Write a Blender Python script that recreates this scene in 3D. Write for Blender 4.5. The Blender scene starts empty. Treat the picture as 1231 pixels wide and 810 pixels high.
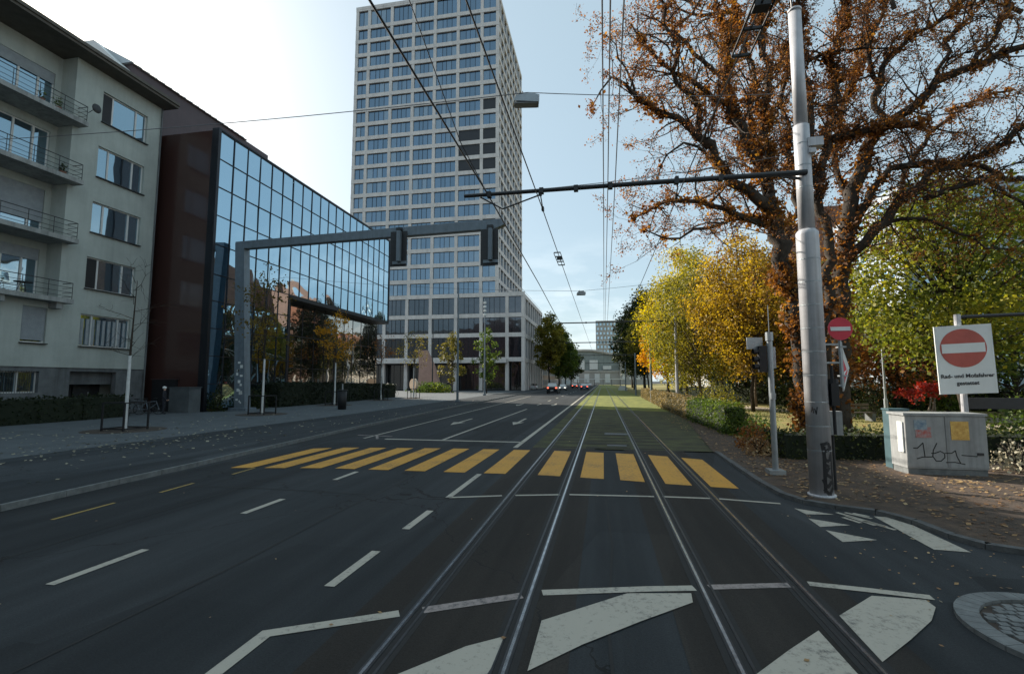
import bpy, math, random
from mathutils import Vector, Matrix, noise as mnoise
random.seed(7)
R=random
rad=math.radians
scene=bpy.context.scene
C=bpy.context.collection
# ------------------------------------------------ camera geometry (street = +Y, metres)
F=580.;TH=math.atan(53/F);PS=math.atan(109.5/F*math.cos(TH));CH=2.2
ct,st=math.cos(TH),math.sin(TH);cp,sp=math.cos(PS),math.sin(PS)
def ray(px,py):
    u=(px-615.5)/F;v=(405-py)/F
    f=ct-v*st;up=st+v*ct
    return (-sp*f+cp*u, cp*f+sp*u, up)
def G(px,py,z=0):
    d=ray(px,py);t=(z-CH)/d[2];return (d[0]*t,d[1]*t)
def AY(px,py,Y):
    d=ray(px,py);t=Y/d[1];return Vector((d[0]*t,Y,CH+d[2]*t))
# ------------------------------------------------ helpers
class MB:
    def __init__(s): s.v=[];s.f=[];s.m=[]
    def face(s,pts,m=0):
        n=len(s.v);s.v+= [tuple(p) for p in pts];s.f.append(tuple(range(n,n+len(pts))));s.m.append(m)
    def box(s,x0,y0,z0,x1,y1,z1,m=0):
        if x0>x1:x0,x1=x1,x0
        if y0>y1:y0,y1=y1,y0
        if z0>z1:z0,z1=z1,z0
        n=len(s.v)
        s.v+=[(x0,y0,z0),(x1,y0,z0),(x1,y1,z0),(x0,y1,z0),(x0,y0,z1),(x1,y0,z1),(x1,y1,z1),(x0,y1,z1)]
        for q in ((0,3,2,1),(4,5,6,7),(0,1,5,4),(1,2,6,5),(2,3,7,6),(3,0,4,7)):
            s.f.append(tuple(n+i for i in q));s.m.append(m)
    def cbox(s,cx,cy,cz,w,d,h,m=0,rz=0,rx=0,ry=0):
        M=Matrix.Translation((cx,cy,cz))@Matrix.Rotation(rz,4,'Z')@Matrix.Rotation(ry,4,'Y')@Matrix.Rotation(rx,4,'X')
        n=len(s.v)
        for q in ((-1,-1,-1),(1,-1,-1),(1,1,-1),(-1,1,-1),(-1,-1,1),(1,-1,1),(1,1,1),(-1,1,1)):
            s.v.append(tuple(M@Vector((q[0]*w/2,q[1]*d/2,q[2]*h/2))))
        for q in ((0,3,2,1),(4,5,6,7),(0,1,5,4),(1,2,6,5),(2,3,7,6),(3,0,4,7)):
            s.f.append(tuple(n+i for i in q));s.m.append(m)
    def tube(s,pts,rs,n=8,m=0,cap=True):
        pts=[Vector(p) for p in pts]
        if not hasattr(rs,'__len__'): rs=[rs]*len(pts)
        base=len(s.v);k=len(pts);up=None
        for i,p in enumerate(pts):
            t=(pts[min(i+1,k-1)]-pts[max(i-1,0)])
            if t.length<1e-9:t=Vector((0,0,1))
            t.normalize()
            if up is None:
                up=t.orthogonal().normalized()
            else:
                up=(up-t*up.dot(t))
                up=up.normalized() if up.length>1e-6 else t.orthogonal().normalized()
            b=t.cross(up)
            for j in range(n):
                a=2*math.pi*j/n
                s.v.append(tuple(p+(up*math.cos(a)+b*math.sin(a))*rs[i]))
        for i in range(k-1):
            for j in range(n):
                a=base+i*n+j;b_=base+i*n+(j+1)%n
                s.f.append((a,b_,b_+n,a+n));s.m.append(m)
        if cap and n>2:
            s.f.append(tuple(base+j for j in range(n))[::-1]);s.m.append(m)
            s.f.append(tuple(base+(k-1)*n+j for j in range(n)));s.m.append(m)
    def cyl(s,x,y,z0,z1,r,n=16,m=0,r2=None): s.tube([(x,y,z0),(x,y,z1)],[r,r if r2 is None else r2],n,m)
    def prism(s,poly,z0,z1,m=0):
        n=len(poly)
        s.face([(p[0],p[1],z1) for p in poly],m);s.face([(p[0],p[1],z0) for p in poly][::-1],m)
        for i in range(n):
            a=poly[i];b=poly[(i+1)%n]
            s.face([(a[0],a[1],z0),(b[0],b[1],z0),(b[0],b[1],z1),(a[0],a[1],z1)],m)
    def sheet(s,poly,z,m=0): s.face([(p[0],p[1],z) for p in poly],m)
    def extr(s,poly,d,m=0):
        # poly: list of 3D points (planar), d: extrusion vector
        d=Vector(d);P=[Vector(p) for p in poly];n=len(P)
        s.face(P,m);s.face([p+d for p in P][::-1],m)
        for i in range(n):
            s.face([P[i],P[i]+d,P[(i+1)%n]+d,P[(i+1)%n]],m)
    def ball(s,c,r,n=12,k=8,m=0,sc=(1,1,1)):
        base=len(s.v)
        for i in range(k+1):
            th=math.pi*i/k
            for j in range(n):
                a=2*math.pi*j/n
                s.v.append((c[0]+r*sc[0]*math.sin(th)*math.cos(a),c[1]+r*sc[1]*math.sin(th)*math.sin(a),c[2]+r*sc[2]*math.cos(th)))
        for i in range(k):
            for j in range(n):
                a=base+i*n+j;b=base+i*n+(j+1)%n
                s.f.append((a,a+n,b+n,b));s.m.append(m)
    def line(s,pts,w,z,m=0):
        # painted polyline of constant width, mitred
        P=[Vector((p[0],p[1])) for p in pts];L=[];Rr=[]
        for i,p in enumerate(P):
            if i==0:t=(P[1]-P[0]).normalized();n_=Vector((-t.y,t.x))*w/2
            elif i==len(P)-1:t=(P[-1]-P[-2]).normalized();n_=Vector((-t.y,t.x))*w/2
            else:
                t1=(P[i]-P[i-1]).normalized();t2=(P[i+1]-P[i]).normalized()
                a=Vector((-t1.y,t1.x));b=Vector((-t2.y,t2.x));n_=(a+b).normalized();n_=n_*(w/2)/max(.3,n_.dot(a))
            L.append(p+n_);Rr.append(p-n_)
        for i in range(len(P)-1):
            s.face([(Rr[i].x,Rr[i].y,z),(Rr[i+1].x,Rr[i+1].y,z),(L[i+1].x,L[i+1].y,z),(L[i].x,L[i].y,z)],m)
    def leaf(s,c,size,m=0,flat=False):
        # one leaf: a folded quad with random orientation
        if flat:
            a=R.uniform(0,6.28);u=Vector((math.cos(a),math.sin(a),R.uniform(-.3,.3)));w=Vector((-math.sin(a),math.cos(a),R.uniform(-.3,.3)))
        else:
            u=Vector((R.gauss(0,1),R.gauss(0,1),R.gauss(0,1))).normalized();w=u.cross(Vector((R.gauss(0,1),R.gauss(0,1),R.gauss(0,1)))).normalized()
        c=Vector(c);a=size*R.uniform(.5,1.45)
        n=len(s.v)
        s.v+=[tuple(c-u*a*.5),tuple(c+w*a*.36),tuple(c+u*a*.5),tuple(c-w*a*.36)]
        s.f.append((n,n+1,n+2,n+3));s.m.append(m)
    def build(s,name,mats,parent=None,smooth=False,local=False):
        off=Vector((0,0,0))
        if parent is not None and not local:
            o=parent
            while o is not None: off+=o.location;o=o.parent
        me=bpy.data.meshes.new(name)
        vs=s.v if off.length==0 else [(v[0]-off.x,v[1]-off.y,v[2]-off.z) for v in s.v]
        me.from_pydata(vs,[],s.f)
        if not isinstance(mats,(list,tuple)):mats=[mats]
        for m in mats: me.materials.append(m)
        me.polygons.foreach_set('material_index',s.m)
        if smooth: me.polygons.foreach_set('use_smooth',[True]*len(s.f))
        me.update()
        o=bpy.data.objects.new(name,me);C.objects.link(o)
        if parent is not None:o.parent=parent
        return o
def tag(o,label=None,cat=None,group=None,kind=None):
    if label:o['label']=label
    if cat:o['category']=cat
    if group:o['group']=group
    if kind:o['kind']=kind
    return o
def thing(name,label,cat,loc=(0,0,0),group=None,rz=0):
    o=bpy.data.objects.new(name,None);C.objects.link(o);o.location=loc;o.rotation_euler.z=rz
    o.empty_display_size=.3
    return tag(o,label,cat,group)
def struct(name,mb,mats,smooth=False): return tag(mb.build(name,mats,smooth=smooth),kind='structure')
def copy_tree(o,parent=None):
    c=o.copy();C.objects.link(c);c.parent=parent
    for ch in list(o.children): copy_tree(ch,c)
    return c
# ------------------------------------------------ materials
def nd(nt,t,**k):
    n=nt.nodes.new(t)
    for a,b in k.items(): setattr(n,a,b)
    return n
def mat(name,col,rough=.7,metal=0,var=.12,scale=3,bump=0,bscale=40,spec=.5,col2=None,detail=6,emit=0):
    m=bpy.data.materials.new(name);m.use_nodes=True;nt=m.node_tree
    b=nt.nodes['Principled BSDF'];L=nt.links
    b.inputs['Roughness'].default_value=rough;b.inputs['Metallic'].default_value=metal
    b.inputs['Specular IOR Level'].default_value=spec
    tc=nd(nt,'ShaderNodeTexCoord')
    if var or col2:
        n=nd(nt,'ShaderNodeTexNoise');n.inputs['Scale'].default_value=scale;n.inputs['Detail'].default_value=detail;n.inputs['Roughness'].default_value=.65
        L.new(tc.outputs['Object'],n.inputs['Vector'])
        r=nd(nt,'ShaderNodeValToRGB');L.new(n.outputs['Fac'],r.inputs['Fac'])
        c2=col2 if col2 else tuple(min(1,c*(1+var)) for c in col)
        c1=col if col2 else tuple(c*(1-var) for c in col)
        r.color_ramp.elements[0].position=.35;r.color_ramp.elements[1].position=.65
        r.color_ramp.elements[0].color=(*c1,1);r.color_ramp.elements[1].color=(*c2,1)
        L.new(r.outputs['Color'],b.inputs['Base Color'])
    else: b.inputs['Base Color'].default_value=(*col,1)
    if bump:
        n2=nd(nt,'ShaderNodeTexNoise');n2.inputs['Scale'].default_value=bscale;n2.inputs['Detail'].default_value=4
        L.new(tc.outputs['Object'],n2.inputs['Vector'])
        bp=nd(nt,'ShaderNodeBump');bp.inputs['Strength'].default_value=bump;bp.inputs['Distance'].default_value=.02
        L.new(n2.outputs['Fac'],bp.inputs['Height']);L.new(bp.outputs['Normal'],b.inputs['Normal'])
    if emit:
        b.inputs['Emission Color'].default_value=(*col,1);b.inputs['Emission Strength'].default_value=emit
    return m
def streak(m,amt=.25,sx=5,sz=.25):
    # dirt running down a vertical surface
    nt=m.node_tree;L=nt.links;b=nt.nodes['Principled BSDF'];src=b.inputs['Base Color'].links[0].from_socket
    tc=nd(nt,'ShaderNodeTexCoord');mp=nd(nt,'ShaderNodeMapping');mp.inputs['Scale'].default_value=(sx,sx,sz);L.new(tc.outputs['Object'],mp.inputs['Vector'])
    n=nd(nt,'ShaderNodeTexNoise');n.inputs['Scale'].default_value=1;n.inputs['Detail'].default_value=5;n.inputs['Roughness'].default_value=.7;L.new(mp.outputs[0],n.inputs['Vector'])
    mr=nd(nt,'ShaderNodeMapRange');mr.inputs['From Min'].default_value=.45;mr.inputs['From Max'].default_value=.75;mr.inputs['To Min'].default_value=1;mr.inputs['To Max'].default_value=1-amt;L.new(n.outputs['Fac'],mr.inputs['Value'])
    vs=nd(nt,'ShaderNodeVectorMath',operation='SCALE');L.new(src,vs.inputs[0]);L.new(mr.outputs[0],vs.inputs['Scale']);L.new(vs.outputs[0],b.inputs['Base Color'])
def leafmat(name,cols,trans=.45,rough=.55,hue=.4):
    m=bpy.data.materials.new(name);m.use_nodes=True;nt=m.node_tree;L=nt.links
    nt.nodes.remove(nt.nodes['Principled BSDF']);out=nt.nodes['Material Output']
    g=nd(nt,'ShaderNodeNewGeometry');tc=nd(nt,'ShaderNodeTexCoord')
    n=nd(nt,'ShaderNodeTexNoise');n.inputs['Scale'].default_value=hue;n.inputs['Detail'].default_value=2
    L.new(tc.outputs['Object'],n.inputs['Vector'])
    mx=nd(nt,'ShaderNodeMath',operation='MULTIPLY_ADD');mx.inputs[1].default_value=.5;L.new(g.outputs['Random Per Island'],mx.inputs[0])
    ms=nd(nt,'ShaderNodeMath',operation='MULTIPLY_ADD');ms.inputs[1].default_value=1.3;ms.inputs[2].default_value=-.4;L.new(n.outputs['Fac'],ms.inputs[0])
    L.new(ms.outputs[0],mx.inputs[2])
    r=nd(nt,'ShaderNodeValToRGB');L.new(mx.outputs[0],r.inputs['Fac'])
    e=r.color_ramp.elements
    while len(e)<len(cols): e.new(.5)
    for i,c in enumerate(cols):
        e[i].position=i/(len(cols)-1)*.9+.05;e[i].color=(*c,1)
    d=nd(nt,'ShaderNodeBsdfPrincipled');d.inputs['Roughness'].default_value=rough;d.inputs['Specular IOR Level'].default_value=.3
    t=nd(nt,'ShaderNodeBsdfTranslucent');L.new(r.outputs['Color'],d.inputs['Base Color'])
    hs=nd(nt,'ShaderNodeHueSaturation');hs.inputs['Value'].default_value=1.6;hs.inputs['Saturation'].default_value=1.1;L.new(r.outputs['Color'],hs.inputs['Color'])
    L.new(hs.outputs['Color'],t.inputs['Color'])
    mi=nd(nt,'ShaderNodeMixShader');mi.inputs[0].default_value=trans
    L.new(d.outputs[0],mi.inputs[1]);L.new(t.outputs[0],mi.inputs[2]);L.new(mi.outputs[0],out.inputs['Surface'])
    return m
def glassmat(name,base,tint,refl,rough=.02,wob=.015,wscale=.6,vary=0):
    m=bpy.data.materials.new(name);m.use_nodes=True;nt=m.node_tree;L=nt.links
    b=nt.nodes['Principled BSDF'];out=nt.nodes['Material Output']
    b.inputs['Base Color'].default_value=(*base,1);b.inputs['Roughness'].default_value=.15
    gl=nd(nt,'ShaderNodeBsdfGlossy');gl.inputs['Roughness'].default_value=rough;gl.inputs['Color'].default_value=(*tint,1)
    mi=nd(nt,'ShaderNodeMixShader')
    fr=nd(nt,'ShaderNodeFresnel');fr.inputs['IOR'].default_value=1.5
    ma=nd(nt,'ShaderNodeMath',operation='MULTIPLY_ADD',use_clamp=True);ma.inputs[1].default_value=1-refl;ma.inputs[2].default_value=refl
    L.new(fr.outputs[0],ma.inputs[0]);L.new(ma.outputs[0],mi.inputs[0])
    L.new(b.outputs[0],mi.inputs[1]);L.new(gl.outputs[0],mi.inputs[2]);L.new(mi.outputs[0],out.inputs['Surface'])
    tc=nd(nt,'ShaderNodeTexCoord')
    n=nd(nt,'ShaderNodeTexNoise');n.inputs['Scale'].default_value=wscale;n.inputs['Detail'].default_value=1;L.new(tc.outputs['Object'],n.inputs['Vector'])
    bp=nd(nt,'ShaderNodeBump');bp.inputs['Strength'].default_value=1;bp.inputs['Distance'].default_value=wob;L.new(n.outputs['Fac'],bp.inputs['Height'])
    L.new(bp.outputs['Normal'],gl.inputs['Normal'])
    if vary:
        oi=nd(nt,'ShaderNodeObjectInfo');g=nd(nt,'ShaderNodeNewGeometry')
        ad=nd(nt,'ShaderNodeMath',operation='ADD');L.new(oi.outputs['Random'],ad.inputs[0]);L.new(g.outputs['Random Per Island'],ad.inputs[1])
        fr2=nd(nt,'ShaderNodeMath',operation='FRACT');L.new(ad.outputs[0],fr2.inputs[0])
        r=nd(nt,'ShaderNodeValToRGB');r.color_ramp.interpolation='CONSTANT';L.new(fr2.outputs[0],r.inputs['Fac'])
        e=r.color_ramp.elements;e[0].color=(*base,1);e[0].position=0
        e[1].position=.45;e[1].color=(*[c*2.4+.012 for c in base],1)
        x=e.new(.66);x.color=(*[c*.4 for c in base],1);x=e.new(.75);x.color=(.07,.09,.11,1)
        x=e.new(.84);x.color=(.16,.17,.17,1)
        L.new(r.outputs['Color'],b.inputs['Base Color'])
    return m
M={}
def asphalt(name,c1,c2,ws=.25):
    m=bpy.data.materials.new(name);m.use_nodes=True;nt=m.node_tree;L=nt.links;b=nt.nodes['Principled BSDF']
    b.inputs['Roughness'].default_value=.85;b.inputs['Specular IOR Level'].default_value=.2
    tc=nd(nt,'ShaderNodeTexCoord')
    mp=nd(nt,'ShaderNodeMapping');mp.inputs['Scale'].default_value=(1,.22,1);L.new(tc.outputs['Object'],mp.inputs['Vector'])
    n=nd(nt,'ShaderNodeTexNoise');n.inputs['Scale'].default_value=ws*3;n.inputs['Detail'].default_value=8;n.inputs['Roughness'].default_value=.7;L.new(mp.outputs[0],n.inputs['Vector'])
    n2=nd(nt,'ShaderNodeTexNoise');n2.inputs['Scale'].default_value=55;n2.inputs['Detail'].default_value=5;n2.inputs['Roughness'].default_value=.8;L.new(tc.outputs['Object'],n2.inputs['Vector'])
    r=nd(nt,'ShaderNodeValToRGB');r.color_ramp.elements[0].color=(*c1,1);r.color_ramp.elements[1].color=(*c2,1);r.color_ramp.elements[0].position=.3;r.color_ramp.elements[1].position=.7
    L.new(n.outputs['Fac'],r.inputs['Fac'])
    mx=nd(nt,'ShaderNodeMix',data_type='RGBA',blend_type='MULTIPLY');mx.inputs['Factor'].default_value=.7
    r2=nd(nt,'ShaderNodeValToRGB');r2.color_ramp.elements[0].position=.3;r2.color_ramp.elements[1].position=.7;r2.color_ramp.elements[0].color=(.45,.45,.45,1);r2.color_ramp.elements[1].color=(1.35,1.35,1.35,1)
    L.new(n2.outputs['Fac'],r2.inputs['Fac'])
    L.new(r.outputs['Color'],mx.inputs[6]);L.new(r2.outputs['Color'],mx.inputs[7])
    # cracks and repair seams
    v=nd(nt,'ShaderNodeTexVoronoi',feature='DISTANCE_TO_EDGE');v.inputs['Scale'].default_value=.16
    nv=nd(nt,'ShaderNodeTexNoise');nv.inputs['Scale'].default_value=1.3;nv.inputs['Detail'].default_value=5;L.new(tc.outputs['Object'],nv.inputs['Vector'])
    va=nd(nt,'ShaderNodeVectorMath',operation='MULTIPLY_ADD');va.inputs[1].default_value=(1.6,1.6,0);L.new(nv.outputs['Color'],va.inputs[0]);L.new(tc.outputs['Object'],va.inputs[2])
    L.new(va.outputs[0],v.inputs['Vector'])
    lt=nd(nt,'ShaderNodeMath',operation='LESS_THAN');lt.inputs[1].default_value=.0022;L.new(v.outputs['Distance'],lt.inputs[0])
    m2=nd(nt,'ShaderNodeMix',data_type='RGBA');L.new(lt.outputs[0],m2.inputs['Factor']);L.new(mx.outputs[2],m2.inputs[6]);m2.inputs[7].default_value=(.018,.018,.018,1)
    # old repair patches: large cells stretched along the street, each a little lighter or darker
    mp2=nd(nt,'ShaderNodeMapping');mp2.inputs['Scale'].default_value=(.42,.10,1);L.new(tc.outputs['Object'],mp2.inputs['Vector'])
    vc=nd(nt,'ShaderNodeTexVoronoi',distance='CHEBYCHEV');vc.inputs['Scale'].default_value=1.0;L.new(mp2.outputs[0],vc.inputs['Vector'])
    sc_=nd(nt,'ShaderNodeSeparateColor');L.new(vc.outputs['Color'],sc_.inputs[0])
    mr=nd(nt,'ShaderNodeMapRange');mr.inputs['To Min'].default_value=.78;mr.inputs['To Max'].default_value=1.25;L.new(sc_.outputs[0],mr.inputs['Value'])
    # wheel-polished lanes and drip marks
    mp3=nd(nt,'ShaderNodeMapping');mp3.inputs['Scale'].default_value=(2.6,.05,1);L.new(tc.outputs['Object'],mp3.inputs['Vector'])
    n4=nd(nt,'ShaderNodeTexNoise');n4.inputs['Scale'].default_value=1;n4.inputs['Detail'].default_value=4;L.new(mp3.outputs[0],n4.inputs['Vector'])
    mr2=nd(nt,'ShaderNodeMapRange');mr2.inputs['From Min'].default_value=.3;mr2.inputs['From Max'].default_value=.7;mr2.inputs['To Min'].default_value=.75;mr2.inputs['To Max'].default_value=1.2;L.new(n4.outputs['Fac'],mr2.inputs['Value'])
    mm=nd(nt,'ShaderNodeMath',operation='MULTIPLY');L.new(mr.outputs[0],mm.inputs[0]);L.new(mr2.outputs[0],mm.inputs[1])
    vs=nd(nt,'ShaderNodeVectorMath',operation='SCALE');L.new(m2.outputs[2],vs.inputs[0]);L.new(mm.outputs[0],vs.inputs['Scale'])
    L.new(vs.outputs[0],b.inputs['Base Color'])
    bp=nd(nt,'ShaderNodeBump');bp.inputs['Strength'].default_value=.5;bp.inputs['Distance'].default_value=.008;L.new(n2.outputs['Fac'],bp.inputs['Height']);L.new(bp.outputs[0],b.inputs['Normal'])
    return m
def paint(name,col,wear=.56,under=(.045,.047,.05)):
    m=bpy.data.materials.new(name);m.use_nodes=True;nt=m.node_tree;L=nt.links;b=nt.nodes['Principled BSDF'];b.inputs['Roughness'].default_value=.7
    tc=nd(nt,'ShaderNodeTexCoord')
    n=nd(nt,'ShaderNodeTexNoise');n.inputs['Scale'].default_value=14;n.inputs['Detail'].default_value=9;n.inputs['Roughness'].default_value=.8;L.new(tc.outputs['Object'],n.inputs['Vector'])
    n3=nd(nt,'ShaderNodeTexNoise');n3.inputs['Scale'].default_value=1.2;n3.inputs['Detail'].default_value=3;L.new(tc.outputs['Object'],n3.inputs['Vector'])
    ad=nd(nt,'ShaderNodeMath',operation='MULTIPLY_ADD');ad.inputs[1].default_value=.35;L.new(n3.outputs['Fac'],ad.inputs[0]);L.new(n.outputs['Fac'],ad.inputs[2])
    r=nd(nt,'ShaderNodeValToRGB');e=r.color_ramp.elements;e[0].position=wear+.12;e[0].color=(*col,1);e[1].position=wear+.24;e[1].color=(*[c*.5+u*.5 for c,u in zip(col,under)],1);x=e.new(wear+.30);x.color=(*[u*1.2 for u in under],1)
    wn=nd(nt,'ShaderNodeTexNoise');wn.inputs['Scale'].default_value=90;wn.inputs['Detail'].default_value=3;L.new(tc.outputs['Object'],wn.inputs['Vector'])
    bp=nd(nt,'ShaderNodeBump');bp.inputs['Strength'].default_value=.4;bp.inputs['Distance'].default_value=.006;L.new(wn.outputs['Fac'],bp.inputs['Height']);L.new(bp.outputs[0],b.inputs['Normal'])
    L.new(ad.outputs[0],r.inputs['Fac']);L.new(r.outputs['Color'],b.inputs['Base Color'])
    return m
M['asphalt']=asphalt('asphalt',(.025,.029,.032),(.043,.047,.050))
M['asphalt_brown']=asphalt('asphalt_track',(.026,.024,.022),(.043,.038,.033))
M['asphalt_side']=asphalt('asphalt_side',(.036,.042,.047),(.052,.058,.063))
M['pave']=mat('pave',(.085,.098,.106),.85,scale=1.2,var=.18,bump=.3,bscale=30)
M['kerb']=mat('kerb_stone',(.15,.16,.16),.8,scale=6,var=.25,bump=.3)
M['white']=paint('white_paint',(.43,.40,.335),.57)
M['whitebr']=paint('white_paint_clean',(.62,.62,.58),.6)
M['pink']=paint('faded_pink_paint',(.32,.27,.25),.5)
M['yellow']=paint('yellow_paint',(.58,.29,.035),.56)
M['kerbdark']=mat('kerb_dark',(.085,.088,.088),.85,scale=6,var=.3,bump=.3)
M['railside']=mat('rail_side',(.035,.036,.04),.5,.5,scale=9,var=.3)
M['yellowdim']=paint('faded_yellow_paint',(.33,.23,.06),.55)
M['rail']=mat('rail_steel',(.30,.31,.33),.25,.9,scale=8,var=.3)
M['groove']=mat('rail_groove',(.02,.02,.02),.9,scale=8)
M['grass']=mat('grass_bed',(.07,.095,.02),.95,scale=1.1,col2=(.23,.235,.04),bump=.3,bscale=60)
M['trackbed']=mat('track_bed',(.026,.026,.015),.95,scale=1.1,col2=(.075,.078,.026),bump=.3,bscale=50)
M['lawn']=mat('park_lawn',(.13,.15,.03),.95,scale=.9,col2=(.28,.20,.07),bump=.4,bscale=40)
M['litterpave']=mat('leafy_pave',(.042,.031,.024),.95,scale=3,col2=(.105,.068,.044),bump=.8,bscale=35)
M['path']=mat('gravel_path',(.36,.31,.24),.95,scale=3,var=.2,bump=.5)
M['wallA']=mat('render_grey',(.40,.435,.405),.9,scale=.5,var=.10,bump=.15,bscale=60)
M['plinth']=mat('plinth',(.13,.14,.145),.9,scale=1.5,var=.2,bump=.3)
M['eave']=mat('eave_brown',(.10,.09,.075),.8,scale=2)
M['balc']=mat('balcony_concrete',(.30,.31,.30),.85,scale=1,var=.2)
M['winwhite']=mat('window_white',(.62,.62,.60),.5,scale=2,var=.05)
M['dark']=mat('dark_metal',(.035,.037,.04),.5,.3,scale=5)
M['black']=mat('black',(.012,.012,.014),.6,scale=5)
M['shutter']=mat('roller_shutter',(.30,.33,.35),.6,scale=3,var=.1)
M['glassA']=glassmat('window_glass',(.03,.045,.06),(.55,.78,.92),.42,vary=0)
M['officeglass']=glassmat('office_mirror_glass',(.012,.016,.02),(.50,.70,.84),.78,wob=.045,wscale=.45)
M['shopglass']=glassmat('shop_glass',(.012,.014,.016),(.5,.52,.54),.12,wob=.02,wscale=.5)
M['podiumglass']=glassmat('podium_glass',(.008,.011,.015),(.38,.48,.6),.10,vary=0,wob=.03,wscale=.35)
M['officelow']=glassmat('office_low_glass',(.008,.010,.012),(.62,.60,.57),.6,wob=.02,wscale=.5)
M['mullion']=mat('dark_mullion',(.018,.02,.026),.4,.4,scale=5)
M['brown']=glassmat('brown_stone',(.058,.028,.024),(.4,.28,.25),.02,rough=.38,wob=.01)
M['brownbody']=mat('brown_cladding',(.07,.042,.045),.45,.1,scale=.6,var=.12)
M['zinc']=mat('zinc_roof',(.42,.44,.45),.4,.6,scale=1,var=.12)
M['concrete']=mat('tower_concrete',(.67,.62,.585),.8,scale=.3,var=.07,bump=.1)
M['towerglass']=glassmat('tower_glass',(.014,.026,.045),(.42,.62,.82),.27,vary=1,wob=.03,wscale=.35)
M['towerdark']=mat('tower_dark_panel',(.022,.024,.03),.5,scale=2)
M['steel']=mat('galvanised',(.33,.36,.38),.45,.55,scale=3,var=.12)
M['steelblue']=mat('grey_blue_paint',(.17,.21,.245),.5,.2,scale=3,var=.1)
M['polelight']=mat('pole_light_grey',(.50,.50,.52),.45,.15,scale=3,var=.1)
M['cable']=mat('cable',(.03,.03,.032),.6,.2,scale=5)
M['cablelight']=mat('cable_light',(.16,.16,.17),.6,.2,scale=5)
M['bark']=mat('bark',(.026,.020,.015),.95,scale=3,col2=(.06,.046,.034),bump=1,bscale=18)
M['barklight']=mat('bark_light',(.16,.13,.10),.95,scale=3,var=.3,bump=.6)
M['sleeve']=mat('white_tree_wrap',(.62,.63,.62),.8,scale=6,var=.1)
M['red']=mat('sign_red',(.62,.03,.06),.4,scale=3,var=.06)
M['redfade']=mat('sign_red_faded',(.48,.10,.075),.5,scale=2,var=.12)
M['signwhite']=mat('sign_white',(.74,.76,.74),.45,scale=2,var=.04)
M['cab']=mat('cabinet_grey',(.30,.31,.31),.6,scale=2.5,var=.14)
M['cabteal']=mat('cabinet_teal',(.05,.10,.115),.6,scale=2.5,var=.15)
M['gold']=mat('poster_orange',(.55,.30,.07),.7,scale=14,col2=(.75,.50,.14))
M['posterred']=mat('poster_red',(.45,.10,.08),.7,scale=12,col2=(.35,.33,.33))
M['posterblue']=mat('poster_blue',(.12,.20,.28),.7,scale=12,col2=(.35,.40,.42))
M['pinkstone']=mat('pink_stone',(.42,.26,.21),.85,scale=1,var=.12,bump=.3)
M['beige']=mat('beige_disc',(.62,.48,.35),.7,scale=2,var=.1)
M['rubber']=mat('rubber',(.02,.02,.02),.8)
M['skin']=mat('skin',(.45,.27,.2),.6,var=.03)
M['cloth']=mat('dark_jacket',(.02,.022,.03),.9,var=.1)
M['taillight']=mat('tail_light',(1,.12,.06),.4,var=0,emit=2.5)
M['headlight']=mat('head_light',(1,.95,.85),.3,var=0,emit=2.5)
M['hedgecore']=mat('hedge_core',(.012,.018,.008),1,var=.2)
M['dirt']=mat('soil',(.06,.045,.035),1,scale=4,var=.3)
M['copper']=mat('station_roof',(.22,.25,.24),.7,scale=.2,var=.15)
M['stone']=mat('station_stone',(.38,.36,.33),.85,scale=.1,var=.12)
M['tile']=mat('roof_tile',(.20,.09,.055),.85,scale=1,var=.25)
M['brownwall']=mat('brown_brick_wall',(.10,.062,.05),.9,scale=.4,var=.15)
M['sandwall']=mat('sand_wall',(.42,.30,.22),.85,scale=.4,var=.1)
M['paleblue']=mat('pale_blue_wall',(.36,.42,.48),.85,scale=.5,var=.08)
for k_,a_,x_ in (('wallA',.13,3),('plinth',.4,3),('balc',.45,4),('concrete',.22,1.2),('polelight',.35,14),('cab',.35,6),('steelblue',.25,5),('brownbody',.2,1.5),('eave',.2,2)): streak(M[k_],a_,x_)
YEL=leafmat('leaves_yellow',[(.13,.12,.02),(.28,.24,.03),(.42,.34,.04),(.52,.40,.05)],.5)
GRY=leafmat('leaves_yellow_green',[(.04,.05,.014),(.12,.118,.024),(.23,.20,.034),(.38,.30,.05)],.5)
LIN=leafmat('leaves_lime',[(.035,.055,.014),(.10,.125,.022),(.21,.21,.032),(.36,.32,.05)],.5)
ORG=leafmat('leaves_orange',[(.22,.11,.02),(.42,.22,.03),(.56,.28,.035),(.50,.34,.05)],.5)
GRN=leafmat('leaves_green',[(.028,.05,.012),(.06,.095,.02),(.10,.14,.025),(.19,.19,.03)],.4)
DGR=leafmat('leaves_dark_green',[(.010,.018,.006),(.02,.032,.009),(.038,.05,.013),(.07,.07,.018)],.3)
BRN=leafmat('leaves_brown',[(.09,.036,.018),(.18,.072,.027),(.28,.125,.04),(.38,.20,.065)],.45)
IVY=leafmat('leaves_ivy_brown',[(.07,.033,.017),(.18,.075,.025),(.29,.13,.036),(.37,.22,.05)],.45)
REDL=leafmat('leaves_red',[(.16,.018,.012),(.34,.04,.03),(.48,.09,.06)],.4)
HED=leafmat('leaves_hedge',[(.08,.07,.03),(.17,.135,.06),(.27,.20,.09),(.34,.25,.11)],.3)
GLD=leafmat('leaves_golden',[(.12,.07,.02),(.24,.15,.03),(.36,.25,.04),(.46,.33,.055)],.5)
OLV=leafmat('leaves_olive_pale',[(.05,.05,.015),(.12,.11,.025),(.22,.17,.035)],.4)
LIT=leafmat('leaves_fallen',[(.10,.05,.025),(.24,.13,.06),(.40,.26,.12),(.52,.44,.28)],.15)
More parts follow.
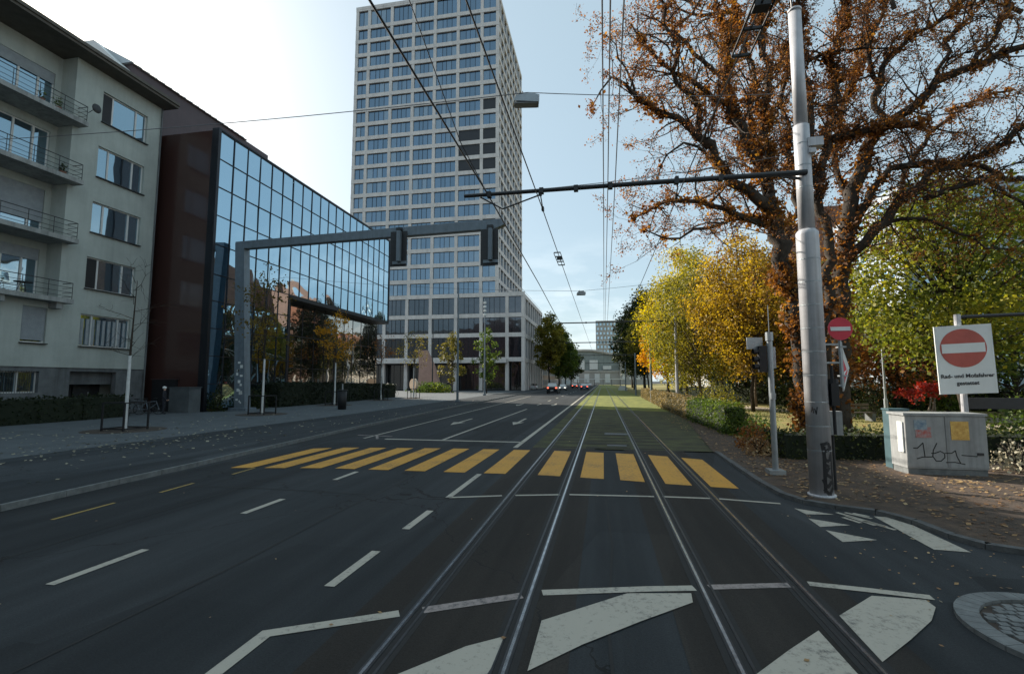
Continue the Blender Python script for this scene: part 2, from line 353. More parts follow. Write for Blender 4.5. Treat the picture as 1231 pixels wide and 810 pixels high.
LITP=leafmat('leaves_fallen_pale',[(.20,.17,.11),(.34,.31,.22),(.46,.43,.32)],.15)
# ------------------------------------------------ ground, road, tracks
g=MB();g.sheet([(-1500,-600),(1500,-600),(1500,2500),(-1500,2500)],-.03)
struct('ground',g,M['asphalt_side'])
KL=[(-9.6,-30),(-10.06,6.65),(-10.35,11),(-11.27,21.05),(-12.39,43),(-13.2,75),(-13.6,110),(-13.8,600)]
KR=[(3.31,15.9),(3.27,13.66),(3.24,11.5),(3.30,10.3),(3.5,9.75),(3.9,9.43),(4.4,9.2),(4.65,8.7),(4.72,8.0),(4.9,7.6),(5.3,7.4),(7,7.35),(40,7.2)]
g=MB();g.face([(p[0],p[1],0) for p in [(x,y) for x,y in KL][::-1]]+[(-9.6,-30,0),(60,-30,0),(60,16,0),(-2.35,16,0),(-2.35,600,0)][1:],0)
struct('road',g,M['asphalt'])
g=MB();g.sheet([(-2.35,-12),(-.3,-12),(-.3,16.2),(-2.35,16.2)],.004);g.sheet([(.62,-12),(2.45,-12),(2.45,16.2),(.62,16.2)],.004)
struct('track_asphalt',g,M['asphalt_brown'])
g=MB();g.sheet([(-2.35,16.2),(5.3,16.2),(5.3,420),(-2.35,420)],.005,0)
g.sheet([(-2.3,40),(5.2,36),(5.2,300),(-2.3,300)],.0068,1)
# transverse sleepers/paving bands between the rails
for k in range(18):
    y=16.4+k*.95
    for x0,x1 in ((-1.72,-.9),(1.1,1.95),(-.6,.85)):
        if k<11: g.box(x0,y,.0,x1,y+.2,.0105,2)
struct('tram_bed',g,[M['trackbed'],M['grass'],M['asphalt_brown']])
g=MB()
for x,s in ((-1.83,1),(-.78,-1),(1.0,1),(2.05,-1)):
    g.box(x-.013,-12,.0,x+.015,420,.016,0);g.box(x-.034,-12,.0,x-.0132,420,.012,3);g.box(x+.0152,-12,.0,x+.034,420,.012,3)
    g.box(x+s*.0345,-12,.0,x+s*.085,420,.0055,1)
    g.box(x+s*.0852,-12,.0,x+s*.11,420,.011,3);g.box(x+s*.1102,-12,.0,x+s*.16,16.2,.007,1)
    g.box(x-s*.0345,-12,.0,x-s*.10,16.2,.0065,1)
struct('tram_rails',g,[M['rail'],M['groove'],M['asphalt'],M['railside']])
g=MB()
for x,y0,y1 in ((-4.4,-8,15.2),(-7.4,3,26),(-9.2,10,40),(-5.0,18,46),(.05,-8,9.4)):
    n=int((y1-y0)/1.2);g.line([(x+.035*math.sin(k*1.7+x),y0+(y1-y0)*k/n) for k in range(n+1)],.028,.0045 if x<-2.4 else .0055)
g.line([(-10,8.9),(-7,9.05),(-4.5,8.95)],.03,.0045);g.line([(-8.8,21),(-5,21.1),(-3.1,21)],.03,.0045)
struct('tar_seams',g,M['groove'])
# crosswalk
def lerp(t,pts):
    for (a,b),(c,d) in zip(pts,pts[1:]):
        if t<=c: return b+(d-b)*(t-a)/(c-a)
    return pts[-1][1]
near=[(-9.8,10.9),(-6.9,11.4),(-1.5,11.5),(.4,11.25),(1.4,11.0),(2.8,10.8)]
far=[(-9.9,14.3),(-8.4,15),(-4.7,15.45),(-1.4,15.52),(.4,15.33),(1.4,15.15),(2.8,14.5)]
g=MB()
for x in (-9.35,-8.5,-7.6,-6.7,-5.8,-4.85,-3.85,-2.85,-1.55,-.55,.32,1.28,2.17):
    w=.53;a,b=x,x+w
    if x==.32:a,b=.34,.86
    g.face([(a,lerp(a,near),.009),(b,lerp(b,near),.009),(b,lerp(b,far),.009),(a,lerp(a,far),.009)])
struct('crosswalk_stripes',g,M['yellow'])
# white road markings
g=MB();Z=.008
for y0,y1 in ((4.43,5.55),(7.3,8.32),(10.1,11.1)): g.line([(-5.93,y0),(-5.93,y1)],.12,Z)
for y0,y1 in ((4.95,6.05),(7.0,8.05)): g.line([(-2.93,y0),(-2.93,y1)],.12,Z)
g.line([(-2.92,9.0),(-2.92,11.35)],.12,Z)
g.line([(-2.9,9.0),(-1.95,9.33)],.09,Z);g.line([(-1.7,9.4),(-.86,9.62)],.09,Z);g.line([(-.68,9.66),(.92,9.8)],.09,Z);g.line([(1.08,9.82),(1.97,9.84)],.09,Z);g.line([(2.1,9.84),(3.1,9.66)],.09,Z)
g.line([(-2.9,16),(-2.92,120),(-2.95,400)],.16,Z)
g.line([(-8.2,17.45),(-2.85,17.45)],.22,Z)
g.line([(-5.95,17.6),(-5.95,38)],.12,Z)
for k in range(8): g.line([(-5.95,44+k*9),(-5.95,47+k*9)],.12,Z)
g.line([(-9.1,17.5),(-9.6,38),(-10.4,70)],.1,Z)
def arrow(x,y,L=4.2,dirn=1,bend=0):
    g.line([(x,y),(x,y+L*.62)],.13,Z)
    yy=y+L*.62
    g.face([(x-.32,yy,Z),(x+.32,yy,Z),(x,yy+L*.38,Z)])
def arrow2(x,y,L=4.2):
    g.line([(x,y+L*.38),(x,y+L)],.13,Z);g.face([(x-.32,y+L*.38,Z),(x,y,Z),(x+.32,y+L*.38,Z)])
arrow2(-7.6,23.6);arrow2(-4.5,24.2);arrow2(-7.7,43);arrow2(-4.5,43.5)
# thick lines and blocks close by
g.line([(-2.9,2.2),(-2.93,3.96),(-1.94,4.52)],.13,Z)
g.line([(-.66,5.22),(.44,5.52),(.92,5.63)],.13,Z);g.line([(2.16,5.98),(2.7,5.92),(3.26,5.84)],.12,Z)
def blk(pix):
    q=[G(*p) for p in pix];A_=sum(q[i][0]*q[(i+1)%len(q)][1]-q[(i+1)%len(q)][0]*q[i][1] for i in range(len(q)))
    if A_<0:q=q[::-1]
    g.face([(x,y,.012) for x,y in q])
blk([(831,714),(754,714),(651,747),(634,808),(700,776),(770,748),(833,725)])
blk([(606,766),(560,778),(477,812),(395,850),(560,850),(590,805)])
blk([(1048,717),(1009,741),(1061,797),(1095,770),(1120,747),(1125,731),(1113,722)])
blk([(984,759),(948,783),(905,815),(930,850),(1075,850),(1030,810)])
# shark teeth and worn box by the corner
for i,(a,b,c) in enumerate((((3.22,9.36),(3.27,8.98),(3.72,9.05)),((3.20,8.72),(3.19,8.26),(3.68,8.44)),((3.20,8.10),(3.19,7.56),(3.70,7.74)))):
    g.face([(a[0],a[1],Z),(b[0],b[1],Z),(c[0],c[1],Z)])
g.face([(4.30,9.05,Z),(4.22,7.45,Z),(4.62,7.42,Z),(4.62,8.6,Z),(4.48,9.05,Z)])
for a,b in (((3.82,9.2),(4.18,8.45)),((3.95,9.22),(4.2,8.9)),((3.78,8.9),(3.9,8.6)),((4.0,8.75),(4.22,8.3)),((3.88,9.0),(4.05,8.5)),((4.06,9.2),(4.22,9.02))): g.line([a,b],.07,Z)
struct('white_road_markings',g,M['white'])
g=MB();g.line([(-1.74,4.62),(-.86,5.11)],.13,.0095);g.line([(1.08,5.68),(1.96,5.9)],.12,.0095);g.line([(-9.0,18.4),(-8.5,17.4)],.1,.008)
g.line([(-9.9,18.5),(-8.3,18.3)],.12,.0095)
struct('faded_pink_markings',g,M['pink'])
g=MB()
for y0,y1 in ((6.42,7.5),(8.34,9.22),(10.25,11.1)): g.line([(-8.66,y0),(-8.74,y1)],.07,.008)
struct('yellow_lane_dashes',g,M['yellowdim'])
# pavements
def offs(pts,d): return [(x+d,y) for x,y in pts]
g=MB();KW=.08
P=KL
g.face([(x,y,.1) for x,y in offs(P,-KW)][::-1]+[(-60,-30,.1),(-60,600,.1)][0:0]+[(-32,-30,.1),(-32,600,.1)],0)
struct('pavement_left',g,M['asphalt_side'])
g=MB();g.face([(-15.9,-30,.104),(-16.0,18,.104),(-15.9,31,.104),(-16.4,50,.104),(-17.2,72,.104),(-17.4,100,.104),(-62,104,.104),(-62,58,.104),(-26.8,57.6,.104),(-26.8,29,.104),(-31,28.4,.104),(-31,-30,.104)])
struct('plaza_paving',g,M['pave'])
g=MB();g.face([(-62,58,-.005),(-26.9,58,-.005),(-26.9,107,-.005),(-62,107,-.005)]);struct('plaza_ground',g,M['pave'])
def kerb(pts,w,h,mb,side=1):
    for (a,b),(c,d) in zip(pts,pts[1:]):
        t=Vector((c-a,d-b));L=t.length;t.normalize();n=Vector((-t.y,t.x))*w*side
        n_seg=max(1,int(L/1.0)) if L<80 else 1
        n_seg=min(n_seg,60)
        for k in range(n_seg):
            p=Vector((a,b))+t*(L*k/n_seg+.006);q=Vector((a,b))+t*(L*(k+1)/n_seg-.006)
            mb.prism([tuple(p),tuple(q),tuple(q+n),tuple(p+n)],-.02,h)
g=MB();kerb(KL,KW-.004,.115,g,1);struct('kerb_left',g,M['kerb'])
# right hand corner pavement and park
g=MB()
g.face([(x,y,.06) for x,y in offs(KR[:5],.14)]+[(x+.1,y+.12,.06) for x,y in KR[5:10]]+[(5.3,7.54,.06),(60,7.4,.06),(60,15.5,.06),(4.9,15.5,.06)])
struct('pavement_right',g,M['litterpave'])
g=MB();kerb(KR,.13,.10,g,-1 if False else 1)
g2=MB();kerb([(b) for b in KR],.13,.10,g2,-1)
g=MB();kerb(KR[::-1],.13,.07,g,-1);struct('kerb_right',g,M['kerbdark'])
g=MB();g.face([(5.0,15.5,.05),(300,15.5,.05),(300,400,.05),(5.3,400,.05)]);struct('park_lawn',g,M['lawn'])
g=MB();g.sheet([(3.3,16),(5.3,15.5),(5.3,37),(4.3,26)],.03);struct('verge_soil',g,M['litterpave'])
g=MB();g.face([(8,52,.056),(10.5,41,.056),(13.5,35,.056),(18,30,.056),(60,27,.056),(60,30,.056),(20,33.5,.056),(15,38.5,.056),(12.5,44,.056),(10,54,.056)][::-1])
g.face([(15,29,.058),(17.5,25.4,.058),(60,21,.058),(60,22.6,.058),(20,27,.058),(17,30,.058)][::-1])
struct('park_path',g,M['path'])
# circular kerb with cobbles, bottom right
c=(4.06,5.12)
t=thing('round_tree_pit','round concrete kerb ring filled with cobbles near the corner','tree pit',(c[0],c[1],0))
g=MB();n=40
for k in range(n):
    a=2*math.pi*k/n+.004;b=2*math.pi*(k+1)/n-.004
    q=[(c[0]+r*math.cos(u),c[1]+r*math.sin(u)) for r,u in ((.72,a),(.9,a),(.9,b),(.72,b))]
    g.prism(q,-.01,.045)
g.build('kerb_ring',M['kerb'],t)
g=MB()
for i in range(-8,9):
    for j in range(-8,9):
        x,y=i*.092+(j%2)*.045,j*.085
        if x*x+y*y<.66**2: g.cbox(c[0]+x+R.uniform(-.006,.006),c[1]+y,.005+R.uniform(0,.01),.074,.07,.05,0,R.uniform(-.15,.15))
g.prism([(c[0]+.72*math.cos(a*.314),c[1]+.72*math.sin(a*.314)) for a in range(20)],-.005,.014,1)
g.build('cobbles',[M['kerb'],M['dirt']],t)
# manhole and switch box cover between tracks
g=MB();g.box(.02,20.5,0,.98,20.95,.03);tag(g.build('track_cover',M['kerb']),'pale rectangular cover plate lying between the tram tracks','cover plate')
g=MB();g.box(.1,16.9,0,.75,17.25,.02);tag(g.build('track_drain',M['dark']),'dark drain grate between the tracks just past the crosswalk','drain')
# fallen leaves
g=MB()
def onleft(x,y): return .112
for k in range(900):
    y=abs(R.gauss(0,14))+8 if k%3 else R.uniform(8,60);x=R.uniform(-24,-11.5)
    if k%4==0: x,y=R.gauss(-16,1.6),R.gauss(14,3)
    if x>-11.4 or x<-31: continue
    g.leaf((x,y,.115),R.uniform(.07,.13),0,True)
tag(g.build('fallen_leaves',LITP),'scattered pale fallen leaves on the left pavement','leaves',kind='stuff')
g=MB()
for k in range(5200):
    u=R.random()
    if u<.62: x,y=3.6+abs(R.gauss(0,6)),R.uniform(7.7,15.4)
    elif u<.8: x,y=R.uniform(3.4,5.2),R.uniform(12,32)
    else: x,y=R.uniform(5,30),R.uniform(15.5,40)
    if y<9.8 and x<5.1: continue
    if x>40: continue
    z=.07 if y<15.5 else .065
    g.leaf((x,y,z+R.uniform(0,.02)),R.uniform(.045,.09),0,True)
for k in range(420):
    x,y=R.uniform(2.6,8),R.uniform(4.5,9.2);
    if x<3.2 and R.random()<.7: continue
    g.leaf((x,y,.018),R.uniform(.02,.045),0,True)
for k in range(60): g.leaf((R.uniform(-9,3),R.uniform(3.5,20),.02),R.uniform(.02,.05),0,True)
tag(g.build('leaf_litter',LIT),'brown fallen leaves over the corner pavement and park','leaves',kind='stuff')
# grass blades on the lawn and lit tram bed
g=MB()
for k in range(9000):
    u=R.random()
    if u<.5: x,y=R.uniform(5.3,26),R.uniform(15.8,40)
    else: x,y=R.uniform(5.6,26),R.uniform(15.8,44)
    h=R.uniform(.03,.07)*(1 if u<.5 else .7);a=R.uniform(0,3.14);w=.05
    g.face([(x-w*math.cos(a),y-w*math.sin(a),.01),(x+w*math.cos(a),y+w*math.sin(a),.01),(x+R.uniform(-.03,.03),y,.05+h)])
tag(g.build('grass',M['grass']),'short grass tufts over the lawn and tram bed','grass',kind='stuff')
# ------------------------------------------------ left apartment building
def wall_yz(mb,X,y0,y1,z0,z1,openings,depth=.2,m=0,sgn=-1,extra_y=()):
    """wall sheet on plane x=X facing +x with openings (ya,yb,za,zb) and reveals of given depth"""
    ys=sorted(set([y0,y1]+[v for o in openings for v in o[:2]]));zs=sorted(set([z0,z1]+[v for o in openings for v in o[2:]]))
    for a,b in zip(zs,zs[1:]):
        run=None
        for c,d in zip(ys,ys[1:]):
            hole=any(o[0]<=c and d<=o[1] and o[2]<=a and b<=o[3] for o in openings)
            if hole:
                if run: mb.face([(X,run[0],a),(X,run[1],a),(X,run[1],b),(X,run[0],b)],m);run=None
            else: run=[run[0],d] if run else [c,d]
        if run: mb.face([(X,run[0],a),(X,run[1],a),(X,run[1],b),(X,run[0],b)],m)
    for ya,yb,za,zb in openings:
        D=X-depth
        mb.face([(X,ya,za),(X,ya,zb),(D,ya,zb),(D,ya,za)],m);mb.face([(X,yb,za),(D,yb,za),(D,yb,zb),(X,yb,zb)],m)
        mb.face([(X,ya,zb),(X,yb,zb),(D,yb,zb),(D,ya,zb)],m);mb.face([(X,ya,za),(D,ya,za),(D,yb,za),(X,yb,za)],m)
ap=thing('apartment_building','grey rendered apartment block with balconies and wide eaves','building',(-38,10,0))
XF=-31.2;YC=28.25;YS=22.45;Y0=-8
body=MB();body.box(-48,Y0,0,-32.9,YC,21.9);body.box(-33,YS+.3,3.0,-31.75,YC-.01,21.88)
wins=[(24.08,27.15,18.7,20.72),(24.03,27.15,15.05,17.07),(23.95,27.15,11.45,13.42),(23.88,27.05,7.9,9.88),(23.8,26.97,4.33,6.3)]
low=[(20.78,22.0,4.33,6.35),(17.0,19.7,4.33,6.35),(11,15.4,4.33,6.35),(3,7,4.33,6.35)]
door=(23.5,26.3,0.0,2.78)
wall=MB()
wall_yz(wall,XF,YS,YC,3.0,21.9,wins,.22)
wall_yz(wall,XF+.001,Y0,YS,3.0,7.0,low,.22)
wall.face([(XF,YC,0),(-48,YC,0),(-48,YC,21.9),(XF,YC,21.9)])
# step side of the projecting bay (faces the loggias)
wall.face([(XF,YS,7.0),(XF,YS,21.9),(-32.3,YS,21.9),(-32.3,YS,7.0)])
lw=[]
for k,z in enumerate((6.9,10.5,14.1,17.75)):
    lw+= [(17.4,22.1,z+.15,z+2.95),(10.5,15.5,z+.15,z+2.95),(2,7,z+.15,z+2.95)]
wall_yz(wall,-32.3,Y0,YS,7.0,21.9,lw,.15)
wall.build('wall',M['wallA'],ap)
body.build('core_wall',M['wallA'],ap)
pl=MB()
wall_yz(pl,XF-.06,Y0,YC-.02,0,3.0,[door,(20.05,21.9,1.55,2.75),(17.6,19.3,1.55,2.75)],.35)
pl.box(-31.9,23.0,2.0,-31.75,26.8,2.9);pl.face([(XF+.0,YC,0),(XF-.06,YC,0),(XF-.06,YC,3),(XF,YC,3)])
pl.build('plinth',M['plinth'],ap)
# recessed entrance
d=MB();d.box(-32.6,23.5,0,-32.5,26.3,2.8,1);d.box(-32.5,24.6,.02,-32.42,25.6,2.4,0);d.box(-31.7,23.5,2.78,-31.3,26.3,2.84,1)
dd=d.build('door',[M['dark'],M['black']],ap)
h=MB();h.tube([(-32.38,25.5,1.0),(-32.38,25.5,1.5)],.02,6);h.build('handle',M['steel'],dd)
l=MB();l.cbox(-31.55,23.25,2.72,.3,.22,.12);l.build('entrance_lamp',M['winwhite'],ap)
g=MB()
def window(parent,ya,yb,za,zb,x,splits,shut=0,white=True,openleaf=False,sill=True,bars=False):
    t=.07;f=MB();fm=M['winwhite']
    f.box(x-.05,ya,za,x+.02,yb,za+t);f.box(x-.05,ya,zb-t,x+.02,yb,zb);f.box(x-.05,ya,za+t,x+.02,ya+t,zb-t);f.box(x-.05,yb-t,za+t,x+.02,yb,zb-t)
    for s in splits:
        yy=ya+(yb-ya)*s;f.box(x-.05,yy-.05,za+t,x+.035,yy+.05,zb-t)
    w=f.build('window',fm,parent)
    p=MB();ss=[0]+list(splits)+[1]
    for a,b in zip(ss,ss[1:]):
        A=ya+(yb-ya)*a+.03;B=ya+(yb-ya)*b-.03;tl=R.uniform(-.012,.012)
        p.face([(x-.02+tl,A,za+t),(x-.02-tl,B,za+t),(x-.02-tl,B,zb-t),(x-.02+tl,A,zb-t)])
    p.build('pane',M['glassA'],w)
    if sill:
        s=MB();s.box(x-.02,ya-.05,za-.06,x+.32,yb+.05,za-.003);s.build('sill',M['dark'],w)
    if shut:
        s=MB();n=int((zb-za)*shut/.06)
        for k in range(n):
            zz=zb-.06*(k+1);s.box(x+.03,ya+.02,zz+.004,x+.075,yb-.02,zz+.056)
        s.build('shutter',M['shutter'],w)
    if bars:
        s=MB();
        for k in range(int((yb-ya)/.12)): s.tube([(x+.2,ya+.06+k*.12,za),(x+.2,ya+.06+k*.12,zb)],.012,5)
        s.build('bars',M['dark'],w)
    return w
for i,(a,b,c,e) in enumerate(wins):
    w=window(ap,a,b,c,e,XF-.17,(.24,.76) if i!=3 else (.24,.74))
    if i in(0,3):
        s=MB();s.box(XF-.155,a+.08,c+.08,XF-.13,a+.68,e-.08);s.build('dark_leaf',M['black'],w)
    if i==4:
        s=MB();
        for q in range(9): s.tube([(XF-.15,a+.2+q*.33,c+.1),(XF-.15,a+.2+q*.33,c+1.7)],.09,6)
        s.build('curtain',M['shutter'],w)
for i,(a,b,c,e) in enumerate(low): window(ap,a,b,c,e,XF-.17,() if b-a<2 else (.5,),shut=.93 if i==0 else (.55 if i==1 else 0))
for a,b in((20.05,21.9),(17.6,19.3)): window(ap,a,b,1.55,2.75,XF-.3,(.5,),bars=True,sill=False)
for k,z in enumerate((6.9,10.5,14.1,17.75)):
    for j,(a,b) in enumerate(((17.4,22.1),(10.5,15.5),(2,7))):
        window(ap,a,b,z+.15,z+2.95,-32.42,(.2,.42,.62,.83) if k!=1 else (.3,.85),shut=(.72 if (k==1 and j==0) else (.25 if (k+j)%3==0 else 0)),sill=False)
    s=MB();s.box(-32.3,Y0,z-.2,-30.42,YS,z);s.box(-31.15,YS,z-.2,-30.42,YS+.32,z);s.box(-30.5,Y0,z,-30.42,YS+.3,z+.06);bl=s.build('balcony',M['balc'],ap)
    r=MB();yb=YS+.22
    for zz in (1.0,.72,.44,.2): r.tube([(-30.47,Y0,z+zz),(-30.47,yb,z+zz),(-31.2,yb,z+zz)],.014 if zz<1 else .025,5)
    y=yb
    while y>Y0:
        r.tube([(-30.47,y,z),(-30.47,y,z+1.0)],.016,4);y-=1.25
    r.build('railing',M['dark'],bl)
    sc=MB();sc.box(-32.1,15.9,z+.02,-30.5,16.0,z+2.2);sc.build('privacy_screen',M['glassA'],bl)
s=MB()
for y in (19.2,22.0): s.box(-31.2,y,6.35,-30.6,y+.35,6.7)
s.build('bracket',M['balc'],ap)
# eave and roof with gable end
e=MB();e.box(-49.2,Y0,21.9,-30.0,YC+.15,22.06);e.box(-30.02,Y0,22.06,-29.9,YC+.15,22.26);
ro=MB();xr=-38;ro.extr([(-30.0,Y0,22.07),(xr,Y0,25.9),(-46,Y0,22.07)],(0,YC-Y0-.3,0))
ev=e.build('eave',M['eave'],ap)
rf=ro.build('roof',M['tile'],ap)
gb=MB()
for a,b in (((-30.2,22.3),(xr,26.3)),((xr,26.3),(-45.8,22.3))):
    gb.extr([(a[0],YC-.28,a[1]-.25),(a[0],YC-.28,a[1]+.12),(b[0],YC-.28,b[1]+.12),(b[0],YC-.28,b[1]-.25)],(0,.35,0))
gb.build('gable_trim',M['winwhite'],rf)
dm=MB();dm.extr([(-31.6,25.6,22.3),(-31.6,25.6,23.3),(-34.4,25.6,25.8),(-37,25.6,25.8),(-37,25.6,23)],(0,2.2,0));dm.build('dormer_cheek',M['signwhite'],rf)
dp=MB();dp.tube([(-31.12,YC-.1,.1),(-31.12,YC-.1,21.9)],.05,8);dp.build('downpipe',M['plinth'],ap)
# things on balconies
def pot(x,y,z,lab,n=60,mt=None,r=.25):
    t=thing('potted_plant',lab,'potted plant',(x,y,z))
    p=MB();p.cyl(x,y,z,z+.3,.13,10,0,.18);p.build('pot',M['tile'],t)
    f=MB()
    for _ in range(n):
        v=Vector((R.gauss(0,1),R.gauss(0,1),R.gauss(0,1))).normalized()*r*R.uniform(.3,1);f.leaf((x+v.x,y+v.y,z+.55+v.z*1.2),.12)
    f.build('foliage',mt or GRN,t)
pot(-30.9,21.4,17.75,'bushy potted plant on the topmost balcony near its right end',r=.32)
pot(-30.85,20.5,17.75,'smaller potted plant left of the bushy one on the topmost balcony',40)
pot(-30.85,21.9,14.1,'dark potted plant at the right end of the second highest balcony',50,DGR)
t=thing('satellite_dish','small dark dish antenna clamped to the end of the top balcony','dish',(-30.4,22.6,18.6))
s=MB();s.tube([(-30.45,22.7,18.4),(-30.2,22.85,18.7)],.02,5);s.build('bracket',M['dark'],t)
s=MB();s.ball((-30.1,22.9,18.75),.28,12,6,0,(.35,1,1));s.build('dish',M['dark'],t)
t=thing('balcony_table','dark metal balcony table on the lowest balcony','table',(-31.2,20.7,6.9))
s=MB();s.cyl(-31.2,20.7,7.6,7.63,.4,16);s.build('table_top',M['dark'],t)
for a in (0,2.1,4.2):
    s=MB();s.tube([(-31.2+.28*math.cos(a),20.7+.28*math.sin(a),6.9),(-31.2+.1*math.cos(a),20.7+.1*math.sin(a),7.6)],.015,5);s.build('leg',M['dark'],t)
# ------------------------------------------------ glass office building
of=thing('office_building','mirror glass office block with brown stone end wall and flat roof','building',(-35,43,0))
XG=-27.0;YA=29.0;YB=57.4;ZT=20.3;ZS=9.75
b=MB();b.box(-50,YA+.05,0,XG-.5,38.5,ZT-.1);b.box(-50,38.5,0,-28.9,YB-.1,ZT-.1);b.box(-30.3,38.5,ZS+.1,XG-.5,YB-.1,ZT-.12)
b.build('core_wall',M['brownbody'],of)
b=MB();b.box(-46,YA-.12,0,XG-.45,YA+.04,ZT-.02);
w=b.build('end_wall',M['brown'],of)
b=MB();b.box(-31.0,YA-.34,0,-29.1,YA-.13,2.3,0);b.box(-31.1,YA-.38,2.3,-29.0,YA-.13,2.36,1);b.build('service_door',[M['black'],M['brownbody']],of)
b=MB();b.box(XG-.44,YA-.2,0,XG+.12,YA+.04,ZT+.1);b.box(XG-.45,YB,ZS-.1,XG+.1,YB+.15,ZT+.1);b.box(XG-.5,YA+.04,ZT,XG+.1,YB,ZT+.12)
b.build('edge_frame',M['mullion'],of)
b=MB();b.box(-45,26.4,ZT-.1,-32,40.4,24.25);b.box(-44.8,40.5,ZT-.1,-33,50,22.5)
b.build('roof_storey',M['brownbody'],of)
b=MB();b.extr([(-31.8,26.2,24.26),(-34.5,26.2,25.8),(-40,26.2,25.8),(-40,26.2,24.26)],(0,11.2,0))
for k in range(18): b.extr([(-31.78,26.3+k*.62,24.31),(-34.5,26.3+k*.62,25.86),(-34.5,26.3+k*.62,25.80),(-31.78,26.3+k*.62,24.25)],(0,.04,0))
b.build('metal_roof',M['zinc'],of)
# curtain wall panes
zs=[ZT-.05,18.2,16.12,14.03,11.92,ZS];zl=[ZS,7.85,5.9,3.95,2.0,.3]
ny=int(round((YB-YA)/1.45));dy=(YB-YA-.05)/ny
p=MB();ml=MB()
for i in range(ny):
    y=YA+.04+i*dy
    for a,c in zip(zs,zs[1:]):
        t1,t2=R.gauss(0,.006),R.gauss(0,.005)
        p.face([(XG+t1+t2,y,c),(XG-t1+t2,y+dy,c),(XG-t1-t2,y+dy,a),(XG+t1-t2,y,a)])
    if y+dy<38.7:
        for a,c in zip(zl,zl[1:]):
            t1,t2=R.gauss(0,.006),R.gauss(0,.005)
            p.face([(XG+t1+t2,y,c),(XG-t1+t2,y+dy,c),(XG-t1-t2,y+dy,a),(XG+t1-t2,y,a)],0)
    ml.box(XG+.01,y-.03,(ZS if y>38.6 else 0),XG+.05,y+.03,ZT)
for z in zs[:-1]: ml.box(XG+.012,YA,z-.03,XG+.052,YB,z+.03)
for z in zl[:-1]: ml.box(XG+.012,YA,z-.03,XG+.052,38.6,z+.03)
yS=YA+.04+dy*6
gf=p.build('glass_facade',[M['officeglass'],M['officelow']],of)
ml.build('mullions',M['mullion'],gf)
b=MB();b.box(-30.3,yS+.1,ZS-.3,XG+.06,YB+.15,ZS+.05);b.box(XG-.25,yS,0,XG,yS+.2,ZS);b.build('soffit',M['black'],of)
p=MB();ml=MB();XR=-28.3
i=0;y=yS+.2
while y<YB-.3:
    y2=min(y+1.9,YB-.2)
    for a,c in ((9.4,6.4),(6.4,3.4),(3.4,.3)):
        t1=R.gauss(0,.004);p.face([(XR+t1,y,c),(XR-t1,y2,c),(XR-t1,y2,a),(XR+t1,y,a)])
        ml.box(XR,y,c-.03,XR+.05,y2,c+.03)
    ml.box(XR,y-.022,0,XR+.04,y+.022,9.45);y=y2
gf=p.build('ground_floor_glass',M['officelow'],of);ml.build('mullions',M['mullion'],gf)
b=MB()
pass
t=MB();t.box(-28.45,29.0-1.4,.1,-26.9,28.55,1.75);t.box(-28.5,27.55,1.75,-26.85,28.6,1.8);tag(t.build('concrete_planter',M['pave']),'pale concrete block wall at the foot of the brown stone end wall','wall block')
# ------------------------------------------------ tower
tw=thing('high_rise_tower','tall pale concrete grid tower with blue glass above a five storey base','tower',(-42,124,0))
TX0,TX1,TY0,TY1=-60.6,-23.7,107,142.5;PX1=-17.6;FH=3.43
colsT=[-60.6,-57.3,-51.1,-45.25,-39.55,-33.6,-27.55,-23.7]
colsP=[-57,-51.3,-45.6,-39.7,-33.5,-27.4,-21.3,-17.6]
podz=[0,6.4,6.6,12.7,17.2,22.0]
tz=[22.0];z=22.0
while z<91: tz.append(z+3.64);z+=3.64
tz[-1]=92.4
tz=[22.0+ (92.3-22.0)*k/19 for k in range(20)]+[97.4]
pier=.75;band=.95;dep=.55
gm=MB();dm=MB();wf=[]   # wf: window list (x,y,z,w,h,orient)
def grid_front(cols,zs,Y,dark=()):
    for z in (zs if zs[0]<20 else zs[1:]): gm.box(cols[0]-pier/2,Y-.06,z-band/2,cols[-1]+pier/2,Y+dep,z+band/2)
    for a,b in zip(zs,zs[1:]):
        for c in cols: gm.box(c-pier/2,Y,a+band/2,c+pier/2,Y+dep,b-band/2)
        for c,d in zip(cols,cols[1:]): wf.append(((c+d)/2,Y,(a+b)/2,d-c-pier,b-a-band,0))
def grid_side(rows,zs,X):
    for z in (zs if zs[0]<20 else zs[1:]): gm.box(X-dep,rows[0]-pier/2+.02,z-band/2,X+.06,rows[-1]+pier/2,z+band/2)
    for a,b in zip(zs,zs[1:]):
        for c in rows[1:]: gm.box(X-dep,c-pier/2,a+band/2,X,c+pier/2,b-band/2)
        for c,d in zip(rows,rows[1:]): wf.append((X,(c+d)/2,(a+b)/2,d-c-pier,b-a-band,1))
sideP=[107.4,111.2,115,118.9,122.8,126.7,130.6,134.5,138.4,142.3]
grid_front(colsP,[7.1,12.7,17.2,22.0],TY0)
grid_side(sideP,[7.1,12.7,17.2,22.0],PX1)
grid_front(colsT,tz,TY0)
grid_side(sideP,tz,TX1)
gm.box(TX0-.4,TY0-.1,97.4,TX1+.1,TY0+.6,98.1);gm.box(TX1-.5,TY0,97.4,TX1+.1,TY1,98.1)
for c in colsP: gm.box(c-.4,TY0,0,c+.4,TY0+.8,6.6)
for c in sideP[1:]: gm.box(PX1-.8,c-.95,0,PX1,c+.95,6.6)
gm.box(-60,TY0-1.4,6.3,-21.2,TY0-.07,7.2)
gm.build('facade_grid',M['concrete'],tw)
b=MB();b.box(TX0+.3,TY0+.7,6,TX1-.7,TY1,97.3);b.box(-57,TY0+.7,6.6,PX1-.7,TY1,21.9);b.box(-57,TY0+2.2,0,PX1-1.6,TY1,6.6);b.box(TX1-.7,TY0+.6,21.8,PX1-.2,TY1,22.1)
